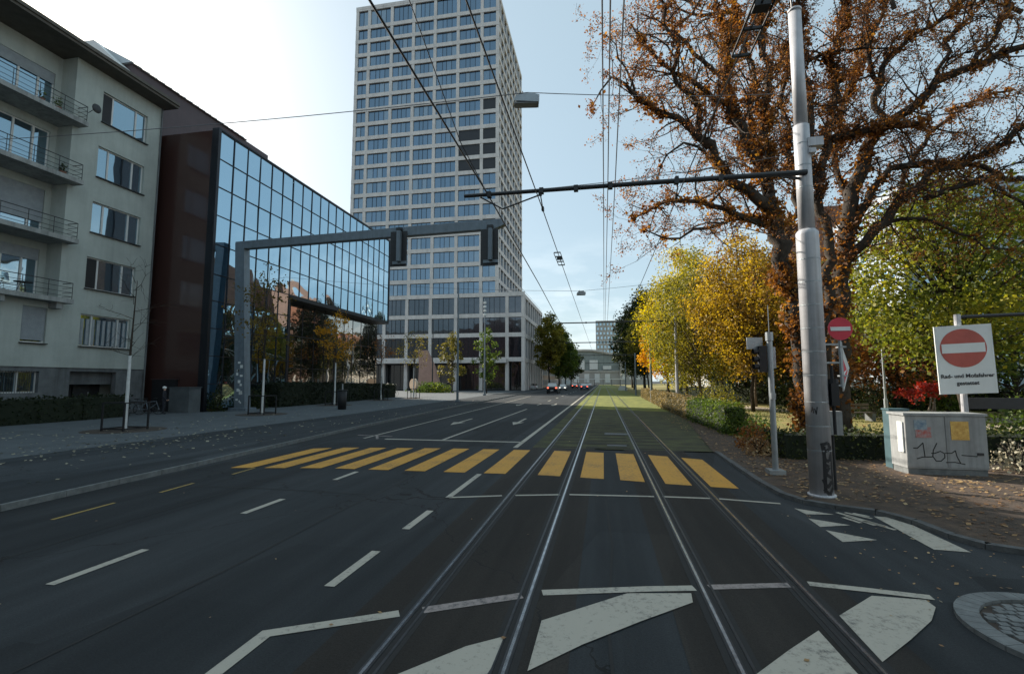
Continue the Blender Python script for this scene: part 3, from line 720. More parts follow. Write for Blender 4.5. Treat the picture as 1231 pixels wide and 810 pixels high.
b.build('core_wall',M['towerdark'],tw)
b=MB()
for k in range(12): b.tube([(TX1+.4+k*.5,TY0+.3,22.4),(TX1+.4+k*.5,TY0+.3,23.2)],.03,4)
b.tube([(TX1+.3,TY0+.3,23.2),(PX1-.2,TY0+.3,23.2),(PX1-.2,TY1,23.2)],.04,4);b.build('terrace_railing',M['concrete'],tw)
# ground floor shopfront
b=MB()
for c,d_ in zip(colsP,colsP[1:]): 
    b.box(c+.4,TY0+1.9,0.1,d_-.4,TY0+2.0,6.5,0)
    for q in (.33,.66): b.box(c+.4+(d_-c-.8)*q-.04,TY0+1.82,.1,c+.4+(d_-c-.8)*q+.04,TY0+1.9,6.5,1)
b.build('shopfront',[M['shopglass'],M['mullion']],tw)
darkcells=set()
def gmat(z): return M['podiumglass' if z<22 else 'towerglass']
def wmesh(w,h,lo):
    k=(round(w,2),round(h,2),lo)
    if k in WM: return WM[k]
    m=MB();n=1 if w<3.4 else 4
    if n==4: xs=[0,.30,.5,.75,1]
    else: xs=[0,.5,1]
    for a,c in zip(xs,xs[1:]):
        m.face([(-w/2+w*a,0,-h/2),(-w/2+w*c,0,-h/2),(-w/2+w*c,0,h/2),(-w/2+w*a,0,h/2)],0)
    for a in xs[1:-1]: m.box(-w/2+w*a-.045,-.07,-h/2,-w/2+w*a+.045,-.005,h/2,1)
    m.box(-w/2,-.05,h/2-.1,w/2,-.005,h/2,1);m.box(-w/2,-.05,-h/2,w/2,-.005,-h/2+.1,1)
    WM[k]=m;return m
WM={};WMesh={};rest=MB();allw=[]
for (x,y,z,w,h,o) in wf:
    if o==1 and x<-20 and z<21: continue
    if o==0 and z>22 and x<TX0: continue
    dist=math.hypot(x,y);vis=(w*h/(dist*dist+(z*z)))*(1 if o==0 else abs(x)/dist)
    if o==0 and x<-48 and z<18: vis*=.1
    allw.append((vis,x,y,z,w,h,o))
allw.sort(reverse=True)
dark_set=[(-30.5,5),(-25.6,5),(-30.5,6),(-25.6,6),(-30.5,7),(-25.6,7)]
nsplit=92
for i,(v,x,y,z,w,h,o) in enumerate(allw):
    fl=int((z-22)/3.7) if z>22 else -1
    isdark=(o==0 and z>22 and x>-33.6 and fl in (8,9,10)) or (o==0 and x>-28 and x<-24 and fl==12)
    inset=.32
    px_,py_=(x,y+inset) if o==0 else (x-inset,y)
    if isdark:
        dm=MB();dm.box(x-w/2,y+.2,z-h/2,x+w/2,y+.3,z+h/2);dm.build('dark_louvre',M['towerdark'],tw);continue
    m=wmesh(w,h,0)
    if i<nsplit:
        k=(round(w,2),round(h,2),z<22)
        if k not in WMesh:
            ob=m.build('window',[gmat(z),M['mullion']],tw,local=True);WMesh[k]=ob
        else:
            ob=WMesh[k].copy();C.objects.link(ob);ob.parent=tw
        ob.location=(px_-tw.location.x,py_-tw.location.y,z);ob.rotation_euler.z=0 if o==0 else math.pi/2
    else:
        n=len(rest.v)
        for q in m.v:
            rest.v.append((px_+q[0],py_+q[1],z+q[2]) if o==0 else (px_-q[1],py_+q[0],z+q[2]))
        for f,mm in zip(m.f,m.m): rest.f.append(tuple(n+i_ for i_ in f));rest.m.append(2 if (mm==0 and z<22) else mm)
rw=rest.build('window',[M['towerglass'],M['mullion'],M['podiumglass']],tw);rw['kind']='stuff'
# ------------------------------------------------ signal gantry
gx,gy=-25.5,30.8
t=thing('signal_gantry','tall grey steel gantry arm with two signal heads over the road','gantry',(gx,gy,.1))
b=MB();b.extr([(gx-.42,gy-.3,.1),(gx+.42,gy-.3,.1),(gx-.32,gy-.3,12.35),(gx-1.05,gy-.3,12.35)],(0,.6,0));
b.cbox(gx,gy,.2,1.4,1.1,.2)
b.build('post',M['steelblue'],t)
b=MB();b.extr([(gx-1.05,gy-.28,11.9),(gx-1.05,gy-.28,12.45),(-6.4,gy-.28,12.95),(-6.25,gy-.28,12.55),(-6.9,gy-.28,12.3)],(0,.5,0));b.build('beam',M['steelblue'],t)
for x,z in ((-13.5,12.3),(-7.1,12.1)):
    b=MB();b.box(x-.75,gy-.36,z-2.3,x+.45,gy-.31,z+.15,0);b.cbox(x-.1,gy-.1,z-1.1,.5,.55,2.1,0)
    b.box(x-.15,gy-.75,z-2.0,x+.1,gy-.45,z+.1,1);b.box(x-.55,gy-.45,z-2.15,x+.45,gy-.37,z-1.95,1);b.cbox(x-.1,gy-.2,z+.3,.4,.6,.2,0)
    for k in range(3): b.tube([(x-.1,gy+.15,z-.45-k*.65),(x-.1,gy+.5,z-.45-k*.65)],.24,10,0,False)
    s=b.build('traffic_light',[M['dark'],M['steelblue']],t)
b=MB()
for k in range(16): b.cbox(gx-.1+R.uniform(-.22,.22),gy-.305,.6+R.uniform(0,3),R.uniform(.08,.22),.012,R.uniform(.08,.25),0,0)
b.build('stickers',M['signwhite'],t)
# ------------------------------------------------ tram pole on the right
px,py=4.0,10.2
t=thing('tram_pole','big stepped pale steel tram pole with graffiti at its foot','pole',(px,py,.08))
b=MB();b.tube([(px,py,.05),(px,py,5.05),(px,py,5.1),(px,py,5.16)],[.20,.20,.20,.155],24);b.tube([(px,py,5.1),(px,py,7.3)],.145,20);b.tube([(px,py,7.2),(px,py,9.75)],[.125,.118],20)
b.tube([(px,py,.05),(px,py,.10)],.235,20);b.tube([(px,py,9.75),(px,py,9.8),(px,py,9.82)],[.13,.13,.05],20);b.build('pole',M['polelight'],t,True)
b=MB();b.tube([(px-.04,py,9.8),(px-.1,py,11.2)],.02,6);b.build('antenna',M['dark'],t)
b=MB()
for z in (.9,1.35,1.8,2.3,2.75,3.2,3.65,4.1,4.55,6.0,6.45,6.9): b.tube([(px,py,z),(px,py,z+.02)],.204 if z<5 else .149,24,0,False)
b.build('strap',M['steel'],t)
b=MB();b.cbox(px+.19,py-.05,6.9,.28,.22,.17);b.cbox(px+.12,py-.07,6.72,.13,.2,.09);b.build('junction_box',M['polelight'],t)
b=MB();b.tube([(px,py-.15,6.28),(px-3,py-.15,6.30),(-2.97,py-.15,6.30)],[.055,.05,.04],10);b.tube([(px,py-.05,6.18),(px-.5,py-.15,6.24)],.03,6)
for x in (-2.4,-1.24,-.5,.22,1.55,2.4): b.cbox(x,py-.15,6.29,.09,.12,.12)
b.tube([(-1.3,py-.15,6.2),(-2.1,py-.15,5.95),(-2.6,py-.15,6.25)],.018,5)
b.build('arm',M['dark'],t)
b=MB();b.cbox(px+.27,py-.05,1.95,.13,.2,.42);b.tube([(px+.27,py-.05,1.2),(px+.27,py-.05,2.5)],.03,8);b.tube([(px+.27,py-.05,2.15),(px+.27,py-.05,2.24)],.1,12);b.build('control_box',M['black'],t)
# graffiti strokes wrapped on the pole
b=MB()
def wrap(pts,w):
    P=[]
    for a,z in pts: P.append((a,z))
    for (a,z),(c,d) in zip(P,P[1:]):
        n=5
        for k in range(n):
            A=a+(c-a)*k/n;B=a+(c-a)*(k+1)/n;Z1=z+(d-z)*k/n;Z2=z+(d-z)*(k+1)/n
            L=math.hypot((B-A)*.2,Z2-Z1)+1e-6;nx=-(Z2-Z1)/L*w/2/.2;nz=(B-A)*.2/L*w/2
            q=[]
            for aa,zz in ((A-nx,Z1-nz),(B-nx,Z2-nz),(B+nx,Z2+nz),(A+nx,Z1+nz)):
                q.append((px+.2035*math.cos(aa),py+.2035*math.sin(aa),zz))
            b.face(q)
f0=-math.pi/2-.5
for pts in ([(f0+.25,1.02),(f0+.9,1.06),(f0+1.1,.95),(f0+.5,.9)],[(f0+.35,1.05),(f0+.55,.75),(f0+.95,.72),(f0+1.15,.85)],[(f0+.4,.68),(f0+.9,.62),(f0+.5,.5),(f0+1.1,.42)],[(f0+.3,.4),(f0+.6,.25),(f0+1.1,.36)],[(f0+.35,.22),(f0+.8,.12),(f0+1.2,.24)],[(f0+.5,1.0),(f0+.45,.15)],[(f0+1.2,1.0),(f0+1.25,.2)]): wrap(pts,.06)
b.build('graffiti',M['black'],t);b=MB()
wrap([(f0-.35,1.62),(f0-.25,1.72),(f0-.15,1.6)],.018);wrap([(f0-.3,1.66),(f0-.05,1.68),(f0+.05,1.58),(f0+.15,1.72)],.018);b.build('graffiti',M['black'],t)
# round no entry sign and seen-from-behind triangle on brackets
def disc(mb,c,r,t_,n=28,m=0,nrm=-1):
    mb.tube([(c[0],c[1],c[2]),(c[0],c[1]+t_,c[2])],[r,r],n,m)
sx,sy,sz=4.45,10.15,3.19
t=thing('no_entry_sign','small round red no entry sign on short post beside the tram pole','road sign',(sx,sy,2.1))
b=MB();disc(b,(sx,sy-.03,sz),.215,.015);b.build('disc',M['red'],t)
b=MB();b.cbox(sx,sy-.036,sz,.34,.008,.075);b.build('bar',M['signwhite'],t)
b=MB();b.tube([(sx,sy+.03,2.08),(sx,sy+.03,3.3)],.028,10);
for z in (2.12,2.55,2.9): b.cbox(sx-.22,sy+.03,z,.5,.03,.035)
b.build('post',M['steel'],t)
t=thing('triangle_sign','triangular sign seen edge on, white back to the camera','road sign',(4.6,10.35,2))
b=MB();d=Vector((.32,.95,0)).normalized();c0=Vector((4.62,10.42,2.45))
tri=[c0+d*-.0+Vector((0,0,-.45)),c0+d*.42+Vector((0,0,.0)),c0-d*.42+Vector((0,0,0))]
c0=Vector((4.60,10.42,2.46));tri=[c0+Vector((-.04,0,.46)),c0+Vector((.12,.1,.0)),c0+Vector((.0,.1,-.46)),c0+Vector((-.07,-.05,-.24)),c0+Vector((-.03,0,-.1))]
b.extr(tri,(.02,-.01,0));b.build('plate',M['signwhite'],t)
b=MB();b.extr([p+Vector((.022,.012,0)) for p in tri],(.010,.012,0));b.build('rim',M['red'],t)
b=MB();b.tube([(4.53,10.3,2.1),(4.53,10.3,2.95)],.015,6);b.cbox(4.5,10.25,2.85,.1,.2,.03);b.cbox(4.5,10.25,2.3,.1,.2,.03);b.build('bracket',M['steel'],t)
t=thing('post_box_panel','pale yellowish metal box on thin post behind the tram pole','utility box',(4.45,10.6,.08))
b=MB();b.cbox(4.44,10.65,1.38,.3,.16,.46);b.build('box',M['cab'],t);b=MB();b.tube([(4.44,10.68,.08),(4.44,10.68,1.2)],.03,8);b.build('post',M['dark'],t)
# traffic light on the right
x,y=3.88,12.3
t=thing('pedestrian_signal','grey signal pole with dark traffic light heads turned away','traffic light',(x,y,.08))
b=MB();b.tube([(x,y,.05),(x,y,3.2)],.065,14);b.tube([(x,y,3.15),(x,y,3.35)],.085,14);b.tube([(x,y,3.3),(x,y,4.0)],.008,5);b.cbox(x,y,.12,.34,.34,.1);b.build('pole',M['steel'],t)
b=MB();b.cbox(x-.16,y+.05,2.72,.16,.16,.62);b.build('signal_housing',M['black'],t)
for z in (2.9,2.72,2.54):
    b=MB();b.tube([(x-.23,y+.05,z),(x-.37,y+.02,z)],.065,12,0,False);b.build('visor',M['black'],t)
b=MB();b.cbox(x-.3,y+.1,3.1,.36,.03,.28,0,.1);b.build('sign_plate',M['steel'],t)
b=MB();b.cbox(x+.085,y+.06,2.75,.07,.14,.5);b.build('signal_housing',M['steel'],t)
b=MB();b.cbox(x,y-.07,1.85,.1,.08,.14);b.build('push_button',M['steel'],t)
# ------------------------------------------------ utility cabinets
x0,x1,y0=6.9,8.53,12.9
t=thing('utility_cabinet','grey roadside cabinet with orange poster and scrawled graffiti','cabinet',((x0+x1)/2,13.2,.08))
b=MB();b.box(x0,y0,.2,x1,y0+.62,1.40);b.box(x0+.02,y0+.02,.04,x1-.02,y0+.6,.2,1);b.build('body',[M['cab'],M['kerb']],t)
b=MB();b.box(x0-.03,y0-.03,1.402,x1+.03,y0+.66,1.46);b.build('lid',M['cab'],t)
b=MB();b.box(x0+.005,y0-.012,.24,x0+.8,y0-.002,1.38);b.box(x0+.82,y0-.012,.24,x1-.005,y0-.002,1.38)
dr=b.build('door',M['cab'],t)
b=MB();b.cbox(x1-.16,y0-.02,.55,.12,.02,.06);b.build('handle',M['dark'],dr)
b=MB();b.box(x0+.92,y0-.02,.86,x0+1.28,y0-.014,1.28);b.build('poster',M['gold'],t)
b=MB();b.box(x0+.18,y0-.02,1.08,x0+.44,y0-.014,1.3);o_=b.build('poster',M['posterblue'],t)
b=MB();b.box(x0+.2,y0-.019,.9,x0+.52,y0-.0135,1.14);b.build('poster',M['posterred'],t)
def strokes(mb,paths,Y,w):
    for P in paths:
        for (a,z),(c,d) in zip(P,P[1:]):
            v=Vector((c-a,d-z));L=v.length+1e-6;n=Vector((-v.y,v.x))/L*w/2;e=v/L*w*.3
            mb.face([(a-n.x-e.x,Y,z-n.y-e.y),(c-n.x+e.x,Y,d-n.y+e.y),(c+n.x+e.x,Y,d+n.y+e.y),(a+n.x-e.x,Y,z+n.y-e.y)])
b=MB();ox=x0
strokes(b,[[(ox+.14,.66),(ox+.22,.66),(ox+.34,.78),(ox+.36,.48)],[(ox+.2,.42),(ox+.32,.46),(ox+.52,.47)],
 [(ox+.62,.78),(ox+.54,.62),(ox+.52,.48),(ox+.58,.38),(ox+.68,.38),(ox+.76,.46),(ox+.76,.55),(ox+.68,.6),(ox+.56,.55),(ox+.5,.55)],
 [(ox+.78,.56),(ox+.9,.56),(ox+.98,.62),(ox+1.0,.5),(ox+1.06,.35)],[(ox+.78,.35),(ox+.95,.36),(ox+1.15,.32)],[(ox+1.1,.52),(ox+1.4,.5)]],y0-.0145,.022)
b.build('graffiti',M['black'],t)
t=thing('teal_cabinet','narrow dark teal cabinet half hidden behind the grey one','cabinet',(7.19,13.8,.08))
b=MB();b.box(6.98,13.65,.04,7.4,13.95,1.48);b.box(6.96,13.63,1.48,7.42,13.97,1.52);b.build('body',M['cabteal'],t)
b=MB();b.box(7.01,13.638,.3,7.37,13.648,1.3);b.build('door',M['cabteal'],t)
b=MB();b.box(6.865,12.95,.55,6.895,13.15,1.25);tag(b.build('glare_plate',M['signwhite']),'white plate added as the sun glare on the left side of the grey cabinet','plate')  # white plate paints the sunlit glare on the cabinet's left side
# ------------------------------------------------ big no entry board on frame
t=thing('no_entry_board','white rectangular no entry board with German text above the cabinet','road sign',(8.76,13.7,.08))
A=AY(1124,392,13.7);B_=AY(1191,386,13.7);Cc=AY(1196,472,13.7);D_=AY(1132,474,13.7)
A=Vector((8.17,13.78,3.55));rx_=Vector((1.16,-.12,.05));dn=Vector((.03,0,-1.68))
b=MB();nrm=Vector((-.1,-1,0)).normalized()
b.extr([A,A+rx_,A+rx_+dn,A+dn],nrm*-.03);b.build('board',M['signwhite'],t)
ex=rx_.normalized();ez=-dn.normalized();cc=A+rx_*.48+dn*.335+nrm*.006
b=MB();b.face([tuple(cc+ex*.475*math.cos(a*2*math.pi/40)+ez*.475*math.sin(a*2*math.pi/40)) for a in range(40)]);b.build('disc',M['redfade'],t)
b=MB();c2=cc+nrm*.004;b.face([tuple(c2+ex*i*.44+ez*j*.115) for i,j in ((-1,-1),(1,-1),(1,1),(-1,1))]);b.build('bar',M['signwhite'],t)
b=MB()
for q in ((.015,.015),):
    pts=[A+rx_*.03+dn*.02,A+rx_*.97+dn*.02,A+rx_*.97+dn*.98,A+rx_*.03+dn*.98]
    for p,q2 in zip(pts,pts[1:]+pts[:1]): b.tube([p+nrm*.002,q2+nrm*.002],.004,4)
b.build('edge_line',M['signwhite'],t)
def text(body,size,parent,org,ex,ez,material,name='lettering',bold=.006):
    cu=bpy.data.curves.new(name,'FONT');cu.body=body;cu.size=size;cu.align_x='CENTER';cu.offset=bold;cu.extrude=.001
    o=bpy.data.objects.new(name+'_src',cu);C.objects.link(o)
    dg=bpy.context.evaluated_depsgraph_get();me=bpy.data.meshes.new_from_object(o.evaluated_get(dg))
    bpy.data.objects.remove(o)
    nz=ex.cross(ez).normalized()
    off=parent.location
    for v in me.vertices: v.co=org+ex*v.co.x+ez*v.co.y+nz*v.co.z-off
    me.materials.clear();me.materials.append(material)
    ob=bpy.data.objects.new(name,me);C.objects.link(ob);ob.parent=parent;return ob
text('Rad- und Mofafahrer',.128,t,A+rx_*.5+dn*.765+nrm*.008,ex,ez,M['dark'],bold=.003)
text('gestattet',.128,t,A+rx_*.5+dn*.87+nrm*.008,ex,ez,M['dark'],bold=.003)
b=MB();b.tube([(8.74,13.84,.05),(8.74,13.84,3.86)],.07,12);b.build('post',M['polelight'],t)
b=MB();b.tube([(8.74,13.9,3.8),(16,13.9,4.0)],.045,10);b.build('crossbar',M['dark'],t)
b=MB();b.box(9.0,14.3,1.5,16,14.42,1.78);b.build('lower_beam',M['dark'],t)
b=MB();b.tube([(15.9,13.9,.05),(15.9,13.9,4.0)],.06,10);b.build('post',M['dark'],t)
# ------------------------------------------------ park lamp, benches
def park_lamp(x,y,h,lab):
    t=thing('park_lamp',lab,'street lamp',(x,y,.05))
    b=MB();b.tube([(x,y,.05),(x,y,1.3),(x,y,1.32),(x,y,h)],[.09,.09,.055,.05],10);b.build('pole',M['steel'],t)
    b=MB();b.tube([(x,y,h),(x,y,h+.14),(x,y,h+.2)],[.12,.5,.06],20);b.build('lamp_shade',M['dark'],t)
park_lamp(14.2,28,4.1,'park lamp with flat dark shade left of the white board')
def bench(x,y,rz,lab):
    t=thing('park_bench',lab,'bench',(x,y,.05),rz=rz,group='benches in the park')
    for k in (-.7,.7):
        b=MB();b.box(k-.1,-.25,0,k+.1,.25,.42);b.build('leg',M['kerb'],t,local=True)
    b=MB()
    for q in (-.18,0,.18): b.box(-.9,q-.07,.43,.9,q+.07,.47)
    b.build('seat',M['barklight'],t,local=True)
    b=MB()
    for q in (.62,.8): b.box(-.9,.26,q,.9,.29,q+.13)
    b.build('backrest',M['barklight'],t,local=True)
bench(13.6,29.5,.3,'park bench just left of the park lamp');bench(12.2,31.5,.2,'park bench farther left beside the gravel path')
# ------------------------------------------------ catenary poles farther along
def cpole(x,y,h,arm,lab,z=6.3):
    t=thing('tram_pole',lab,'pole',(x,y,.05),group='tram poles farther along the tracks')
    b=MB();b.tube([(x,y,0),(x,y,h)],[.14,.1],12);b.build('pole',M['polelight' if y<45 else 'steelblue'],t)
    b=MB();b.tube([(x,y,z),(arm,y,z)],.05,8);b.tube([(x,y,z+.25),((x+arm)/2,y,z+.03)],.015,5)
    for q in (-1.3,1.5): b.cbox(q,y,z,.1,.12,.14)
    b.build('arm',M['dark'],t)
cpole(5.75,40,7.3,-3.9,'tram pole rising behind the clipped hedge',7.0)
cpole(4.9,52,6.6,-3.9,'tram pole in the dark trees past the first hedge pole')
cpole(5.0,78,6.6,-3.9,'tram pole beyond the end of the clipped hedge')
cpole(5.0,112,6.6,-3.9,'tram pole far down the grass track, nearest the station')
# ------------------------------------------------ wires
def sag(a,b,s,n=14):
    a,b=Vector(a),Vector(b);return [a.lerp(b,i/n)+Vector((0,0,-4*s*(i/n)*(1-i/n))) for i in range(n+1)]
def wire(lab,pts,r=.012,mt='cable',name='overhead_wire',grp='tram overhead wires'):
    b=MB();b.tube(pts,r,5);return tag(b.build(name,M[mt]),lab,'wire',grp)
wire('contact wire above the left track, hung under the long arm',[(-1.3,-6,5.9),(-1.25,10.05,5.98),(-1.3,32.5,6.1),(-1.3,52,6.1),(-1.35,78,6.1),(-1.35,112,6.1),(-1.3,300,6)],.011)
wire('contact wire above the right track, crossing in front of the oak',[(1.75,-6,5.95),(1.62,10.05,6.1),(1.5,32.5,6.15),(1.5,52,6.1),(1.5,78,6.1),(1.5,112,6.1),(1.5,300,6)],.011)
wire('thick feeder cable at the tip of the long arm, crossing the tower',[(-2.55,-6,6.5),(-2.5,4,6.45),(-2.45,10.05,6.33),(-2.6,20,6.3),(-2.9,32.5,6.3),(-3.2,60,6.3)],.017)
for x,l in ((.08,'leftmost of the three parallel wires near the middle of the sky'),(.17,'middle one of the three parallel wires near the middle of the sky'),(.32,'rightmost of the three parallel wires near the middle of the sky')):
    wire(l,[(x-.06,-6,6.6),(x,10.05,6.36),(x+.05,32.5,6.5),(x,78,6.5),(x,200,6.4)],.010,'cablelight')
wire('thin cross wire carrying the near street lamp over the road',sag((-31.1,11.4,10.7),(-1.75,11.4,9.42),.35)+sag((-1.75,11.4,9.42),(8.5,19,13.0),.15)[1:],.011,'cablelight','cross_wire','cross wires over the street')
wire('thin cross wire carrying the far small street lamp',sag((-27.0,37,11.2),(-1.55,37,9.1),.3)+sag((-1.55,37,9.1),(10,38,10.3),.1)[1:],.012,'cablelight','cross_wire','cross wires over the street')
wire('thin pull off wire rising from the long arm towards the oak',sag((-1.5,10.1,6.35),(6.5,19,10.6),.1),.009,'cablelight','cross_wire','cross wires over the street')
wire('vertical stay cable dropping past the tower to the long arm',[(-3.6,5.5,10.5),(-2.75,9.0,7.0),(-2.45,10.05,6.33)],.010,'cable','stay_wire')
def insulator(x,y,z,lab,L=1.1,w=.16):
    t=thing('section_insulator',lab,'insulator',(x,y,z),'section insulators on the contact wires')
    b=MB()
    for s in (-1,1): b.tube([(x+s*w*.5,y-L/2,z),(x+s*w*.5,y+L/2,z+.02)],.012,6)
    b.build('runner',M['cable'],t)
    for k in (-.5,-.2,.2,.5):
        b=MB();b.cbox(x,y+k*L,z+.02,w,.03,.03);b.build('spacer',M['dark'],t)
    b=MB();b.cbox(x,y,z+.04,w*.8,.12,.07);b.build('clamp',M['dark'],t)
insulator(-1.29,15.0,6.02,'ladder shaped insulator on the left wire before the clouds',1.6,.2)
insulator(1.67,5.05,6.02,'dark ladder shaped insulator high before the oak crown',1.5,.2)
def hanger(x,y,z,lab):
    b=MB();b.tube([(x-.03,y,z+.32),(x,y+.05,z+.1),(x,y+.35,z-.02)],.014,6);b.cbox(x,y+.3,z,.05,.12,.08);b.cbox(x-.02,y,z+.25,.07,.07,.12);tag(b.build('wire_hanger',M['dark']),lab,'hanger','wire hangers under the long arm')
hanger(-1.25,10.05,6.0,'hanger of the left contact wire under the long arm');hanger(1.58,10.05,6.08,'hanger of the right contact wire under the long arm near the oak')
def hlamp(x,y,z,rz,lab,s=1):
    t=thing('hanging_street_lamp',lab,'street lamp',(x,y,z),'lamps hanging over the road',rz)
    b=MB();b.extr([(-.32*s,-.14*s,-.08*s),(.3*s,-.14*s,-.12*s),(.32*s,-.14*s,.06*s),(.1*s,-.14*s,.12*s),(-.26*s,-.14*s,.06*s)],(0,.28*s,0));b.build('housing',M['steel'],t,local=True)
    b=MB();b.box(-.3*s,-.12*s,-.135*s,.26*s,.12*s,-.12*s);b.build('lamp_glass',M['shutter'],t,local=True)
    b=MB();b.box(-.2*s,-.02,.1*s,.2*s,.02,.17*s);b.tube([(-.1*s,0,.1*s),(-.1*s,0,.24*s)],.012,5);b.build('bracket',M['dark'],t,local=True)
hlamp(-1.77,11.4,9.22,.15,'large grey street lamp hanging before the right edge of the tower',1.0);hlamp(-1.55,37,8.92,.1,'small grey street lamp hanging farther off before the clouds',1.1)
# ------------------------------------------------ slim poles left by the road
for x,y,h,lab in ((-14.6,47.6,12.4,'slim grey pole in front of the tower base, nearer one'),(-17.3,70,14.6,'slim grey pole with striped sleeve before the tower base')):
    t=thing('lamp_pole',lab,'pole',(x,y,.1));b=MB();b.tube([(x,y,.05),(x,y,h)],[.13,.07],10);b.cbox(x,y,.2,.4,.4,.16);b.build('pole',M['steelblue'],t)
    if y>60:
        b=MB()
        for k in range(4): b.tube([(x,y,h-2.6+k*.6),(x,y,h-2.3+k*.6)],.2,8)
        b.build('sleeve',M['signwhite'],t)
t=thing('lamp_pole','slim dark pole standing left of the pink stone slab','pole',(-34,88,.0));b=MB();b.tube([(-32,88,0),(-32,88,14)],[.14,.08],8);b.build('pole',M['dark'],t)
# ------------------------------------------------ plaza things
t=thing('stone_slab','tapered pink stone slab standing by the tower entrance','sculpture',(-35.5,95,0))
b=MB();b.extr([(-37.7,95,0),(-37.5,95,5.2),(-37.8,95,8.6),(-36.0,95,8.6),(-34.4,95,5.4),(-33.3,95,2),(-33.2,95,0)],(0,1.3,0));b.build('slab',M['pinkstone'],t)
t=thing('round_disc','round beige disc sculpture on a low stand on the plaza','sculpture',(-25.2,62,0))
b=MB();b.tube([(-25.25,61.8,1.75),(-25.05,62.1,1.75)],.78,28);b.build('disc',M['beige'],t)
b=MB();b.tube([(-25.15,62,0),(-25.15,62,1.0)],.08,8);b.build('stand',M['dark'],t)
bx,by=G(411,492,.1)
t=thing('litter_bin','black cylindrical litter bin beside the orange young tree','bin',(bx,by,.1))
b=MB();b.cyl(bx,by,.1,1.45,.3,16,0,.33);b.build('bin',M['black'],t,True);b=MB();b.cyl(bx,by,1.5,1.56,.36,16);b.tube([(bx-.3,by,1.4),(bx-.3,by,1.52)],.02,5);b.tube([(bx+.3,by,1.4),(bx+.3,by,1.52)],.02,5);b.build('lid',M['dark'],t);b=MB();b.tube([(bx,by,1.56),(bx,by,2.0)],.05,6);b.build('ash_post',M['steel'],t)
# bicycles
def bicycle():
    t=thing('bicycle','','bicycle',(0,0,0))
    for x in (-.52,.52):
        w=MB();n=24
        w.tube([(x+.33*math.cos(a*2*math.pi/n),0,.34+.33*math.sin(a*2*math.pi/n)) for a in range(n+1)],.018,6,0,False);wo=w.build('wheel',M['rubber'],t,local=True)
        w=MB()
        for a in range(9): w.tube([(x,0,.34),(x+.32*math.cos(a*.698),0,.34+.32*math.sin(a*.698))],.003,3)
        w.tube([(x,-.04,.34),(x,.04,.34)],.025,8);w.build('spokes',M['steel'],wo,local=True)
    f=MB();bb=(-.08,0,.3);st_=(-.2,0,.78);hd=(.36,0,.82)
    for a,b_ in ((bb,st_),(bb,(.4,0,.7)),(st_,hd),(bb,(-.52,0,.34)),(st_,(-.52,0,.34)),(hd,(.52,0,.34))): f.tube([a,b_],.017,6)
    f.build('frame',M['steelblue'],t,local=True)
    f=MB();f.tube([hd,(.34,0,.98)],.014,6);f.tube([(.26,-.25,1.0),(.36,-.12,1.02),(.36,.12,1.02),(.26,.25,1.0)],.014,6);f.build('handlebar',M['dark'],t,local=True)
    f=MB();f.tube([st_,(-.23,0,.92)],.013,6);f.cbox(-.24,0,.94,.26,.13,.05);f.build('saddle',M['black'],t,local=True)
    return t
bk=bicycle();spots=[(168,497,.2,'bicycle by the apartment entrance, left of the person'),(179,498,.5,'bicycle leaning beside the standing person'),(383,483,.3,'bicycle parked left of the orange young tree'),(433,479,.15,'bicycle parked by the bush between the orange and the third young tree'),(472,476,.1,'bicycle parked right of the third young tree')]
for i,(a,b_,rz,lab) in enumerate(spots):
    o=bk if i==0 else copy_tree(bk);p=G(a,b_,.1);o.location=(p[0],p[1],.1);o.rotation_euler.z=rz;tag(o,lab,'bicycle','bicycles parked on the left pavement')
    if i==4:o.location.z=-.0+.104
# person
pp=G(186,498,.1)
def person(x,y,z,rz,lab,name='person'):
    t=thing(name,lab,'person',(x,y,z),rz=rz)
    me=bpy.data.meshes.new('body');H=1.75
    V=[(0,0,.95),(0,0,1.15),(0,.01,1.38),(0,0,1.48),(0,-.02,1.56),(0,-.02,1.68),
       (-.19,0,1.40),(-.26,.0,1.12),(-.24,-.16,.90),(-.23,-.24,.86),(.19,0,1.40),(.26,0,1.12),(.25,-.15,.9),(.24,-.24,.86),
       (-.1,0,.88),(-.11,-.03,.5),(-.12,.02,.09),(-.12,-.14,.04),(.1,0,.88),(.12,-.04,.5),(.13,.03,.09),(.13,-.13,.04)]
    E=[(0,1),(1,2),(2,3),(3,4),(4,5),(2,6),(6,7),(7,8),(8,9),(2,10),(10,11),(11,12),(12,13),(0,14),(14,15),(15,16),(16,17),(0,18),(18,19),(19,20),(20,21)]
    rs=[.145,.15,.16,.06,.085,.08,.075,.055,.04,.035,.075,.055,.04,.035,.1,.065,.045,.04,.1,.065,.045,.04]
    me.from_pydata(V,E,[]);o=bpy.data.objects.new('body',me);C.objects.link(o)
    sk=o.modifiers.new('skin','SKIN')
    for i,r in enumerate(rs): me.skin_vertices[0].data[i].radius=(r,r*.85)
    me.skin_vertices[0].data[0].use_root=True
    o.modifiers.new('sub','SUBSURF').levels=2;o.modifiers['sub'].render_levels=2
    dg=bpy.context.evaluated_depsgraph_get();m2=bpy.data.meshes.new_from_object(o.evaluated_get(dg));bpy.data.objects.remove(o)
    m2.materials.clear();m2.materials.append(M['cloth']);m2.materials.append(M['skin'])
    for p in m2.polygons:
        c=p.center;p.material_index=1 if (c.z>1.5 or (c.y<-.19 and c.z>.7)) else 0;p.use_smooth=True
    b=bpy.data.objects.new('body',m2);C.objects.link(b);b.parent=t
    h=MB();h.ball((0,.005,1.68),.115,14,8,0,(.9,1.05,.85));h.build('hat',M['signwhite'],t,True,local=True)
    return t
